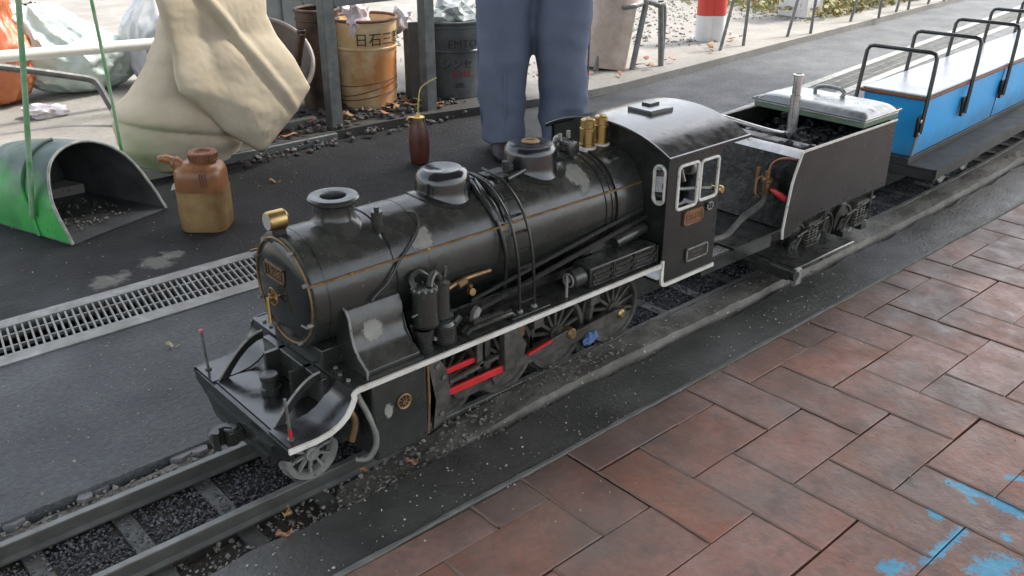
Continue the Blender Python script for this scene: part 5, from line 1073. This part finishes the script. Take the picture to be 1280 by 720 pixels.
# basin tipped up behind the bag, with a pipe in it
MT['basin'] = mat('grey_enamel_basin', (.16, .15, .145), (.21, .18, .16), 12, rough=(.4, .6), bump=.2, fine=((.14, .09, .07), 14, .6))
bs = thing('metal_basin', 'large round grey metal basin tipped up behind the canvas bag', 'basin', (1.52, 3.0, AP))
bd = Vector((-.32, -.60, .73)).normalized(); ba = bd.orthogonal().normalized(); bb = bd.cross(ba); boc = Vector((1.49, 3.03, .255))
B().lathe([(0, -.115), (.12, -.115), (.15, -.105), (.188, .0), (.192, 0), (.156, -.108), (.124, -.12), (0, -.12)], boc, (ba, bb, bd), 56).build('bowl', 'basin', bs)
B().tube([boc+ba*(.191*math.cos(a))+bb*(.191*math.sin(a)) for a in [i*2*math.pi/56 for i in range(56)]], .009, 8, closed=True).build('rim', 'basin', bs)
pi_ = thing('iron_pipe', 'short rusty iron pipe lying inside the tipped metal basin', 'pipe', (1.62, 2.96, .2))
pa, pb = onY(377, 42, 2.93), onY(369, 95, 2.98); B().cyl(pb, pa, .015, n=16).build('pipe_barrel', 'brown_tube', pi_); B().lathe([(.0155, 0), (.0165, .002), (.0165, .012), (.011, .013)], pa, 'Z', 16).build('pipe_end', 'brown_tube', pi_)
gb = thing('zinc_bin', 'grey zinc bin standing behind the tipped basin', 'bin', (1.86, 3.62, AP))
MT['zinc'] = mat('zinc_sheet', (.22, .25, .26), (.30, .33, .34), 7, rough=(.4, .6), metal=.4, bump=.2, bscale=20)
B().box(1.68, 2.06, 3.48, 3.80, AP, .62).build('bin_body', 'zinc', gb, bevel=.004)
for x in (1.75, 1.85, 1.95): B().box(x-.006, x+.006, 3.472, 3.48, AP+.02, .6).build('bin_rib', 'zinc', gb)
# ---- bags, pipe and bent bar at the back left
MT['pale_green'] = mat('pale_green_plastic', (.50, .60, .55), (.58, .66, .61), 6, rough=(.4, .55), bump=.2, bscale=25, bdist=.004)
MT['orange'] = mat('orange_brown_plastic', (.40, .10, .04), (.50, .17, .07), 8, rough=(.3, .45), bump=.3, bscale=22, bdist=.006)
MT['print_bag'] = mat('white_printed_plastic', (.60, .61, .60), (.54, .56, .57), 8, rough=(.4, .55), bump=.2, bscale=25, extra=lambda nt, pos, col, g: _mix(nt, _ramp(nt, _noise(nt, pos, 9, 2), .56, .66, 0, .55), _mix(nt, _ramp(nt, _noise(nt, pos, 6.3, 2), .58, .66, 0, .5), col, (.28, .62, .48)), (.55, .5, .68)))
def sack(name, label, c, s, m, seed, flat=.0, top=None, cat='bag', amp=1.):
    t = None
    def fn(u, v):
        a = 2*math.pi*u; ph = math.pi*(v*.94+.03); sq = math.sin(ph)**.6
        pp = Vector((math.cos(a)*1.3+seed, math.sin(a)*1.3, v*2)); n = noise.noise(pp)*.22*amp+(ridge(pp, 2.1)-.6)*.20*amp+(ridge(pp+Vector((4, 0, 0)), 4.7, 3)-.5)*.09*amp+(ridge(pp, 10, 2)-.5)*.03*amp
        z = (1-math.cos(ph))/2; neck = 1.
        if top and z > top[0]: neck = 1-(1-top[1])*sst((z-top[0])/(1-top[0])*1.4)
        r = sq*(1+n)*neck; x = c[0]+s[0]*r*math.cos(a)+(top[2]*max(0, z-top[0]) if top else 0)
        return Vector((x, c[1]+s[1]*r*math.sin(a), c[2]+s[2]*z*(1+.1*n)))
    o = cloth_obj(name, m, fn, 96, 60, sub=0); return tag(o, label, cat)
sack('plastic_sack', 'pale mint plastic sack slumped on the concrete under the white pipe', (1.20, 4.05, AP), (.26, .17, .36), 'pale_green', 1, top=(.4, .62, -.25))
sack('plastic_sack', 'orange brown plastic sack with its neck twisted up', (.86, 4.02, AP), (.17, .15, .42), 'orange', 6, top=(.45, .35, .15))
sack('plastic_sack', 'white plastic sack with faint green and violet print behind the canvas bag', (1.50, 3.95, AP), (.15, .12, .46), 'print_bag', 12, top=(.5, .6, .10), amp=.7)
sack('rubbish_bag', 'shiny black rubbish bag behind the orange sack', (1.02, 5.1, AP), (.22, .2, .34), mat('black_film', (.015, .016, .018), None, rough=(.25, .4), bump=.4, bscale=25, bdist=.006), 15)
pv = thing('plastic_pipe', 'long white plastic pipe propped across the sacks', 'pipe', (1.1, 3.72, .25))
MT['pvc'] = mat('white_pvc', (.72, .70, .64), (.62, .60, .54), 10, rough=(.3, .45))
P0, P1 = onY(-60, 76, 3.62), onY(218, 52, 3.62); B().cyl(P0, P1, .021, n=24).cyl(P1-(P1-P0).normalized()*.05, P1+(P1-P0).normalized()*.001, .025, n=24).build('pipe_barrel', 'pvc', pv)
bb_ = [onY(-60, 78, 3.5), onY(20, 86, 3.5), onY(95, 96, 3.48), onY(115, 100, 3.47), onY(124, 108, 3.45), onY(140, 135, 3.40), onY(157, 166, 3.35)]
bb_[-1].z = AP+.01
bo = thing('bent_bar', 'grey steel bar bent down to the ground in front of the sacks', 'bar', bb_[-1])
B().tube(smooth_path(bb_, 5), .013, 10).build('bar_shaft', mat('grey_bar', (.07, .072, .07), (.11, .11, .105), 20, rough=(.4, .6), metal=.4), bo)
B().lathe([(0, AP), (.03, AP), (.03, AP+.006), (.014, AP+.007), (.014, AP+.02)], (bb_[-1].x, bb_[-1].y, 0), 'Z', 16).build('bar_foot', 'rust', bo)
crumple('plastic_scrap', 'small crumpled scrap of white plastic on the concrete below the orange sack', G(58, 146, AP)+Vector((0, 0, .022)), (.07, .05, .026), 'paper', 21, cat='scrap', k=2.6)
# ---- coal and dead leaves under the rack
cs, sz = [], []
for _ in range(420):
    x = random.uniform(1.3, 2.25); y = random.uniform(2.80, 3.1) if random.random() < .8 else random.uniform(2.72, 2.80)
    cs.append((x, y, (AP if y > 2.79 else 0)+random.uniform(.002, .012)+.02*max(0, noise.noise(Vector((x*6, y*6, 1)))))); sz.append(random.uniform(.004, .013))
for _ in range(30): cs.append((random.uniform(1.25, 1.62), random.uniform(2.70, 2.77), .006)); sz.append(random.uniform(.004, .013))
MT['coal_dusty'] = mat('dusty_coal', (.018, .018, .019), (.055, .055, .055), 60, rough=(.5, .8), bump=.4, bscale=200, fine=((.14, .075, .05), 9, .35))
tag(lumps('coal_spill', 'coal_dusty', cs, sz, big=True), 'spilled lumps of coal under the steel rack', 'coal', kind='stuff')
MT['leaf_brown'] = mat('dead_leaf', (.34, .15, .08), (.22, .10, .06), 40, rough=(.6, .8)); MT['leaf_tan'] = mat('tan_leaf', (.42, .27, .12), (.34, .2, .1), 40, rough=(.6, .8)); MT['leaf_yellow'] = mat('pale_leaf', (.50, .46, .28), None, rough=(.6, .8))
def leaf(name, label, c, L_, W_, rz, m, curl=.006, cat='leaf', group=None, z=.004, stem=True):
    t = thing(name, label, cat, (c[0], c[1], z if len(c) < 3 else c[2]), rz, group)
    b = B(); n = 9; rows = []
    for i in range(n+1):
        s = i/n; w_ = W_*math.sin(math.pi*s**.85)**.8*.5; rows.append([b.bm.verts.new((L_*(s-.5), k*w_, curl*abs(k)+curl*1.2*math.sin(s*5+1))) for k in (-1, 0, 1)])
    for p, q in zip(rows, rows[1:]):
        for k in range(2): b.bm.faces.new((p[k], q[k], q[k+1], p[k+1]))
    o = b.build('blade', m, t, local=True, smooth=60); sm = o.modifiers.new('t', 'SOLIDIFY'); sm.thickness = .0008
    if stem: B().tube([(L_*.48, 0, curl*1.2*math.sin(6)), (L_*.62, .003, .004), (L_*.72, .002, .003)], .001, 5).build('stalk', m, t, local=True)
    return t
leaf('fallen_leaf', 'orange brown dead leaf on the black asphalt below the canvas bag', G(343, 228), .032, .014, R(-20), 'leaf_tan')
leaf('fallen_leaf', 'pale yellow leaf with a long stalk lying between drain and track', G(215, 434), .022, .013, R(-35), 'leaf_yellow')
leaf('fallen_leaf', 'brown dead leaf lying on the grit beside the near rail', Vector((.492, 1.078, -.018)), .030, .015, R(50), 'leaf_tan', z=-.018)
leaf('fallen_leaf', 'reddish leaf scrap on the grit below the cylinder block', Vector((.64, 1.09, -.014)), .022, .013, R(30), 'leaf_brown', stem=False)
leaf('fallen_leaf', 'red leaf scrap at the end of a sleeper by the verge', Vector((.70, 1.035, .003)), .024, .012, R(5), 'leaf_brown', stem=False)
leaf('fallen_leaf', 'thin dark red leaf on the oily verge', Vector((.455, 1.016, .003)), .03, .008, R(12), 'leaf_brown', stem=False)
for i in range(46):
    if i < 30: x, y = random.uniform(1.3, 2.15), random.uniform(2.80, 2.98)
    else: x, y = random.uniform(2.75, 4.6), 0; y = ae(x)+random.uniform(.08, .22)
    leaf('dead_leaf', 'curled brown dead leaf among the coal under the rack' if i < 30 else 'curled brown dead leaf on the pale apron kerb', (x, y, AP+random.uniform(.01, .022)), random.uniform(.03, .06), random.uniform(.018, .03), random.uniform(0, 6.28), random.choice(['leaf_brown', 'leaf_brown', 'leaf_tan']), .004, group='dead leaves under the rack' if i < 30 else 'dead leaves along the kerb', stem=False)
# ---- far side: wooden tub seat in a tube frame, striped post, hoop stakes, planting
MT['old_wood'] = mat('weathered_wood', (.42, .33, .27), (.50, .42, .36), 8, rough=(.65, .85), bump=.5, bscale=60, fine=((.26, .18, .13), 24, .5))
MT['tube_grey'] = mat('grey_tube', (.14, .14, .13), (.22, .22, .205), 20, rough=(.4, .6), metal=.4)
st = thing('wooden_stool', 'weathered wooden log seat leaning in a bent grey tube frame', 'stool', G(780, 84, AP))
w0 = G(768, 86, AP); w0 = Vector((w0.x, w0.y+.06, AP)); tl = Vector((.05, .0, .34))
B().cyl(w0, w0+tl, .098, .108, n=28).build('log', 'old_wood', st)
for k, (du, dv) in enumerate(((748, 88), (792, 86), (828, 84))):
    base = G(du-3 if k == 0 else du-2, dv, AP+.0) if k < 2 else G(826, 82, AP)
    top = Vector((base.x+(.075 if k < 2 else -.03), base.y+(-.0), .33)); B().tube([base, top], .0135, 10).build('frame_tube', 'tube_grey', st)
e1, e2 = G(745, 88, AP), G(826, 82, AP)
B().tube(smooth_path([Vector((e1.x+.07, e1.y, .30)), Vector((w0.x+.03, w0.y-.125, .315)), Vector((w0.x+.17, w0.y-.09, .315)), Vector((e2.x-.05, e2.y, .31)), Vector((e2.x-.004, e2.y, .285)), e2]), .0125, 10).build('hoop', 'tube_grey', st)
for u, lbl in ((878, 0), (893, 1)):
    pass
rp = thing('striped_post', 'twin concrete post painted white below and red above', 'post', G(886, 52, AP))
MT['post_white'] = mat('white_post', (.74, .73, .71), (.64, .63, .6), 12, rough=(.5, .7), bump=.2); MT['post_red'] = mat('red_post', (.62, .06, .04), (.55, .05, .04), 12, rough=(.5, .7))
for u in (880, 893):
    p = G(u, 50, AP); B().cyl(p, p+Vector((0, 0, .13)), .05, n=20).build('white_band', 'post_white', rp); B().cyl(p+Vector((0, 0, .1302)), p+Vector((0, 0, .5)), .0495, n=20).build('red_band', 'post_red', rp)
hoops = [((900, 63), (929, 57)), ((984, 46), (1013, 42)), ((1063, 27), (1098, 23)), ((1120, 15), (1135, 12)), ((1160, 5), (1180, 1))]
wordy = ['beside the striped post', 'halfway along the kerb', 'before the flower bed', 'at the middle of the flower bed', 'past the flower bed']
for (a_, c_), wd in zip(hoops, wordy):
    pa, pc = G(*a_, AP), G(*c_, AP); hp = thing('wire_hoop', 'thin grey wire hoop fence stake '+wd, 'fence', (pa+pc)/2, group='wire hoops along the kerb')
    ta = Vector((pa.x+.12, pa.y-.0, .42)); tcp = Vector((pc.x+.02, pc.y, .42))
    B().tube([pa, ta], .0085, 8).build('leg', 'tube_grey', hp); B().tube([pc, tcp], .0085, 8).build('leg', 'tube_grey', hp); B().tube(smooth_path([ta, (ta+tcp)/2+Vector((0, 0, .05)), tcp]), .0085, 8).build('bow', 'tube_grey', hp)
wb = thing('white_block', 'white painted concrete block at the corner of the flower bed', 'block', G(1017, 21, AP)); c_ = G(1017, 22, AP)
B().box(c_.x-.09, c_.x+.09, c_.y, c_.y+.2, AP, .5).build('block_body', 'post_white', wb, bevel=.008); B().box(c_.x-.1, c_.x+.1, c_.y-.01, c_.y+.21, .5002, .54).build('block_cap', 'post_white', wb, bevel=.006)
wl = thing('white_block', 'low white block on the gravel behind the wooden stool', 'block', G(735, 8, AP)); c_ = G(733, 9, AP); B().box(c_.x-.12, c_.x+.1, c_.y, c_.y+.16, AP, .12).build('block_body', 'post_white', wl, bevel=.01); B().box(c_.x-.08, c_.x+.06, c_.y+.03, c_.y+.13, .1202, .14).build('block_cap', 'post_white', wl, bevel=.006)
th = thing('hand_tool', 'teal plastic tool handle leaning on the wooden stool', 'tool', G(738, 92, AP)); pa, pb = onY(720, 76, 2.99), onY(747, 42, 3.03)
MT['teal'] = mat('teal_plastic', (.05, .48, .42), None, rough=(.4, .5)); d_ = (pb-pa); B().tube([pa+d_*.35, pa+d_*.6, pb], [.018, .021, .019], 14).build('grip', 'teal', th); base = Vector((pa.x-.03, pa.y, AP)); B().tube([base, pa+d_*.35], .007, 8).build('shank', 'steel', th)
# flower bed: many little leaves
MT['fol'] = mat('mixed_foliage', (.10, .16, .03), (.22, .22, .06), 9, rough=(.5, .7), fine=((.30, .10, .05), 14, .6))
b = B(); c0, c1 = G(1035, 26, AP), G(1150, 2, AP)
for _ in range(9000):
    t = random.random(); p = c0+(c1-c0)*t*1.5; p = Vector((p.x+random.gauss(0, .06), p.y+abs(random.gauss(0, .9))+.02, AP+abs(random.gauss(0, .05))*(1+2*random.random())))
    s = random.uniform(.012, .03); d = Vector((random.gauss(0, 1), random.gauss(0, 1), random.gauss(0, .6)+.3)).normalized(); e = d.orthogonal().normalized()
    vs = [b.bm.verts.new(p+v_) for v_ in (-d*s, e*s*.5, d*s, -e*s*.5)]; b.bm.faces.new(vs)
tag(b.build('flower_bed', 'fol', smooth=0), 'low mixed green and reddish planting beyond the kerb', 'plants', kind='stuff')
cs, sz = [], []
for _ in range(5000):
    x = random.uniform(2.5, 8); y = ae(x)+.25+abs(random.gauss(0, 1.2)); n = noise.noise(Vector((x*1.6, y*1.6, 4)))
    if n < -.05: continue
    cs.append((x, y, AP+.003)); sz.append(abs(random.gauss(.004, .004))+.002)
MT['gravel'] = mat('pale_gravel', (.21, .20, .18), (.30, .288, .265), 30, rough=(.7, .9)); tag(lumps('gravel', 'gravel', cs, sz), 'pale gravel and rubble strewn on the concrete apron', 'gravel', kind='stuff')
# ================================================================ PERSON (standing behind the locomotive)
FL, FR = Vector((2.018, 2.312, 0)), Vector((2.166, 2.187, 0))
pe = thing('person', 'person in loose navy work trousers standing behind the locomotive', 'person', (FL+FR)/2)
side_ = (FR-FL).normalized(); fwd = Vector((-side_.y, side_.x, 0)); fwd = -fwd if fwd.y > 0 else fwd      # facing the track
hip = (FL+FR)/2-fwd*.03
MT['navy'] = mat('navy_work_cloth', (.105, .125, .178), (.13, .15, .20), 7, rough=(.75, .9), bump=.3, bscale=500, bdist=.0008, spec=.25)
def loft(b, secs, n=28, fold=0., seed=0.):
    rings = []
    for k, (c, a, bb, ru, rv) in enumerate(secs):
        ring = []
        for i in range(n):
            t = 2*math.pi*i/n; p = c+a*(ru*math.cos(t))+bb*(rv*math.sin(t)); w_ = fold*(noise.noise(Vector((p.x*7+seed, p.y*7, p.z*6)))+.9*(ridge(Vector((p.x*.7+seed, p.y*.7, p.z*1.3+.5*p.x)), 9, 3)-.45)*(1.5 if p.z < .2 else .7))
            ring.append(b.bm.verts.new(p+(p-c).normalized()*w_))
        rings.append(ring)
    for p, q in zip(rings, rings[1:]): b._skin(p, q)
    b.bm.faces.new(rings[0][::-1]); b.bm.faces.new(rings[-1]); return b
def path_secs(pts, k=6):
    P_ = smooth_path([Vector(p[0]) for p in pts], k); out = []; m = len(P_)
    for i, c in enumerate(P_):
        s = i/(m-1)*(len(pts)-1); j = min(int(s), len(pts)-2); t = s-j; out.append((c, side_, fwd, pts[j][1]*(1-t)+pts[j+1][1]*t, pts[j][2]*(1-t)+pts[j+1][2]*t))
    return out
SEAMS = []
b = B()
for s, ft in ((-1, FL), (1, FR)):
    hj = hip+side_*(.095*s)+Vector((0, 0, .86)); kn = ft*.9+Vector((hj.x, hj.y, 0))*.1+Vector((0, 0, .49))+fwd*.02
    an = ft+Vector((0, 0, .06))
    loft(b, path_secs([(an+Vector((0, 0, -.025))+fwd*.012, .066, .09), (an+Vector((0, 0, .03)), .074, .098), (an*.66+kn*.34+side_*.006*s, .080, .102), (an*.35+kn*.65, .086, .106), (kn, .089, .108), (kn*.5+hj*.5, .098, .118), (hj, .105, .13)]), 48, .013, 7.*s)
loft(b, path_secs([(hip+Vector((0, 0, .78)), .16, .12), (hip+Vector((0, 0, .88)), .185, .135), (hip+Vector((0, 0, .98)), .175, .12), (hip+Vector((0, 0, 1.06)), .165, .11)]), 36, .008, 2)
for s, ft in ((-1, FL), (1, FR)):      # stitched seam, front crease and hem
    hj = hip+side_*(.095*s)+Vector((0, 0, .86)); kn = ft*.9+Vector((hj.x, hj.y, 0))*.1+Vector((0, 0, .49))+fwd*.02; an = ft+Vector((0, 0, .06))
    SEAMS.append(('crease', smooth_path([an+fwd*.094, an*.66+kn*.34+fwd*.102, an*.35+kn*.65+fwd*.105, kn+fwd*.107])))
    SEAMS.append(('side_seam', smooth_path([an+side_*.073*s, an*.66+kn*.34+side_*.085*s, an*.35+kn*.65+side_*.086*s, kn+side_*.089*s])))
bmesh.ops.recalc_face_normals(b.bm, faces=b.bm.faces); me = bpy.data.meshes.new('trousers'); b.bm.to_mesh(me); b.bm.free()
tro = obj('trousers', me, 'navy', pe, smooth=60); rm = tro.modifiers.new('r', 'REMESH'); rm.mode = 'VOXEL'; rm.voxel_size = .009; rm.use_smooth_shade = True; sm = tro.modifiers.new('s', 'SMOOTH'); sm.factor = .5; sm.iterations = 3
for nm_, pts_ in SEAMS: B().tube(pts_, .0035, 6).build(nm_, 'navy', tro)
tag(tro, 'loose navy work trousers with creases at the ankles')
# body: one skinned figure (shirt, arms, hands, head are over the picture's upper edge)
MT['skin'] = mat('skin', (.46, .27, .19), (.5, .3, .22), 20, rough=(.5, .65)); MT['shirt'] = mat('navy_shirt', (.05, .08, .16), (.06, .09, .18), 9, rough=(.8, .9), bump=.2)
V_, E_, R_ = [], [], []
def sv_(p, r, par=None):
    V_.append(tuple(p)); R_.append(r)
    if par is not None: E_.append((par, len(V_)-1))
    return len(V_)-1
Z = lambda z: hip+Vector((0, 0, z))
pel = sv_(Z(.95), .12); wst = sv_(Z(1.08), .115, pel); chs = sv_(Z(1.28), .135, wst); upc = sv_(Z(1.40), .11, chs); nk = sv_(Z(1.50), .055, upc); hb = sv_(Z(1.57), .075, nk); hc = sv_(Z(1.64), .092, hb); htp = sv_(Z(1.71), .07, hc)
for s, ft in ((-1, FL), (1, FR)):
    h_ = sv_(hip+side_*.09*s+Vector((0, 0, .84)), .075, pel); k_ = sv_(ft*.55+hip*.45+side_*.04*s+Vector((0, 0, .48)), .052, h_); a_ = sv_(ft+Vector((0, 0, .10)), .036, k_); f_ = sv_(ft+fwd*.07+Vector((0, 0, .05)), .032, a_)
    sh = sv_(Z(1.41)+side_*.17*s, .062, upc); el = sv_(Z(1.14)+side_*.24*s-fwd*.02, .042, sh); wr = sv_(Z(.92)+side_*.25*s+fwd*.05, .026, el); pm = sv_(Z(.85)+side_*.25*s+fwd*.06, .033, wr)
    for q in range(4):
        o_ = fwd*(.024-.016*q); f1 = sv_(Z(.80)+side_*.252*s+fwd*.06+o_, .0095, pm); f2 = sv_(Z(.765)+side_*.248*s+fwd*.064+o_, .0085, f1); sv_(Z(.735+.006*abs(q-1.5))+side_*.238*s+fwd*.066+o_, .0075, f2)
    t1_ = sv_(Z(.84)+side_*.245*s+fwd*.10, .0105, pm); sv_(Z(.80)+side_*.238*s+fwd*.11, .009, t1_)
me = bpy.data.meshes.new('body'); me.from_pydata(V_, E_, []); me.update()
bo_ = bpy.data.objects.new('body', me); COL.objects.link(bo_); sk = bo_.modifiers.new('skin', 'SKIN'); sk.use_smooth_shade = True
if not me.skin_vertices: 
    bm = bmesh.new(); bm.from_mesh(me); bm.verts.layers.skin.verify(); bm.to_mesh(me); bm.free()
for i, r_ in enumerate(R_): me.skin_vertices[0].data[i].radius = (r_, r_); me.skin_vertices[0].data[i].use_root = (i == 0)
sb = bo_.modifiers.new('sub', 'SUBSURF'); sb.levels = 1; sb.render_levels = 1
me.materials.append(MT['skin']); bo_.parent = pe; bo_.matrix_parent_inverse = root_of(pe).inverted()
# shirt over torso and arms
b = B(); loft(b, path_secs([(Z(1.00), .178, .125), (Z(1.12), .175, .12), (Z(1.28), .195, .14), (Z(1.40), .185, .12), (Z(1.47), .09, .085)]), 32, .006, 4)
for s in (-1, 1): loft(b, path_secs([(Z(1.42)+side_*.13*s, .075, .08), (Z(1.36)+side_*.19*s, .072, .075), (Z(1.14)+side_*.24*s-fwd*.02, .058, .06), (Z(.945)+side_*.25*s+fwd*.045, .042, .044)]), 24, .006, 5*s)
bmesh.ops.recalc_face_normals(b.bm, faces=b.bm.faces); me = bpy.data.meshes.new('shirt'); b.bm.to_mesh(me); b.bm.free(); shi = obj('shirt', me, 'shirt', pe, smooth=60); rm = shi.modifiers.new('r', 'REMESH'); rm.mode = 'VOXEL'; rm.voxel_size = .012; rm.use_smooth_shade = True
hdc = Z(1.635); b = B(); bmesh.ops.create_uvsphere(b.bm, u_segments=24, v_segments=14, radius=.108)
for v in b.bm.verts: v.co = hdc+Vector((0, 0, .028))+v.co*Vector((1, 1, 1.0)).x-fwd*.018 if v.co.dot(fwd) < .05 or v.co.z > .04 else hdc+Vector((0, 0, .028))+v.co*.6
b.build('hair', mat('dark_hair', (.02, .016, .013), None, rough=(.5, .7)), pe, smooth=60)
b = B()
for s in (-1, 1): b.lathe([(0, -.006), (.011, -.003), (.011, .003), (0, .006)], Z(1.645)+fwd*.088+side_*.034*s, 'Z', 12)
b.build('eyes', mat('eye', (.05, .03, .02), None, rough=(.2, .3)), pe); b = B(); b.tube([Z(1.655)+fwd*.088, Z(1.625)+fwd*.108, Z(1.612)+fwd*.09], [.008, .013, .01], 10); b.build('nose', 'skin', pe)
b = B(); b.tube([Z(1.578)+fwd*.082+side_*x for x in (-.025, 0, .025)], .006, 8); b.build('mouth', mat('lips', (.36, .15, .12), None, rough=(.5, .6)), pe)
for s in (-1, 1): B().lathe([(0, -.008), (.022, -.005), (.026, 0), (.022, .005), (0, .008)], Z(1.63)+side_*.098*s, (fwd, Vector((0, 0, 1)), side_), 16).build('ear', 'skin', pe)
MT['shoe'] = mat('black_shoe', (.012, .012, .013), None, rough=(.4, .55))
for ft in (FL, FR):
    secs = []
    for t, w_, h in ((-.10, .030, .05), (-.085, .04, .075), (-.03, .043, .085), (.04, .045, .065), (.11, .048, .05), (.16, .042, .042), (.18, .02, .025)):
        secs.append((ft+fwd*t+Vector((0, 0, h/2+.001)), side_, Vector((0, 0, 1)), w_, h/2))
    loft(B(), secs, 20).build('shoe', 'shoe', pe, smooth=60)
# ================================================================ CANOPY added above the picture to shade the locomotive and darken its reflections
MT['added_roof_sheet'] = mat('added_roof_sheet', (.22, .225, .22), (.28, .285, .28), 2, rough=(.5, .7), metal=.2)
cn = thing('added_canopy', 'added corrugated roof on steel posts, out of view, shading the locomotive', 'added_canopy', (2, -1.2, 0))
CY0, CY1, CXA, CXB, CZ = -1.6, 2.3, -4, 6, 2.8
b = B(); n = 420; pr = [[b.bm.verts.new((CXA+(CXB-CXA)*i/n, y, CZ+.02*math.sin(i*1.1)+(y-CY0)*.03)) for i in range(n+1)] for y in (CY0, CY1)]
for i in range(n): b.bm.faces.new((pr[0][i], pr[0][i+1], pr[1][i+1], pr[1][i]))
b.build('added_roof_sheet', 'added_roof_sheet', cn, smooth=60)
for y in (CY0+.1, CY1-.1): B().box(CXA, CXB, y-.04, y+.04, CZ-.16, CZ-.03).build('added_purlin', 'rack', cn)
for x in (-3.9, 5.9): B().box(x-.05, x+.05, CY0+.06, CY0+.14, -.02, CZ-.16).build('added_canopy_post', 'rack', cn)
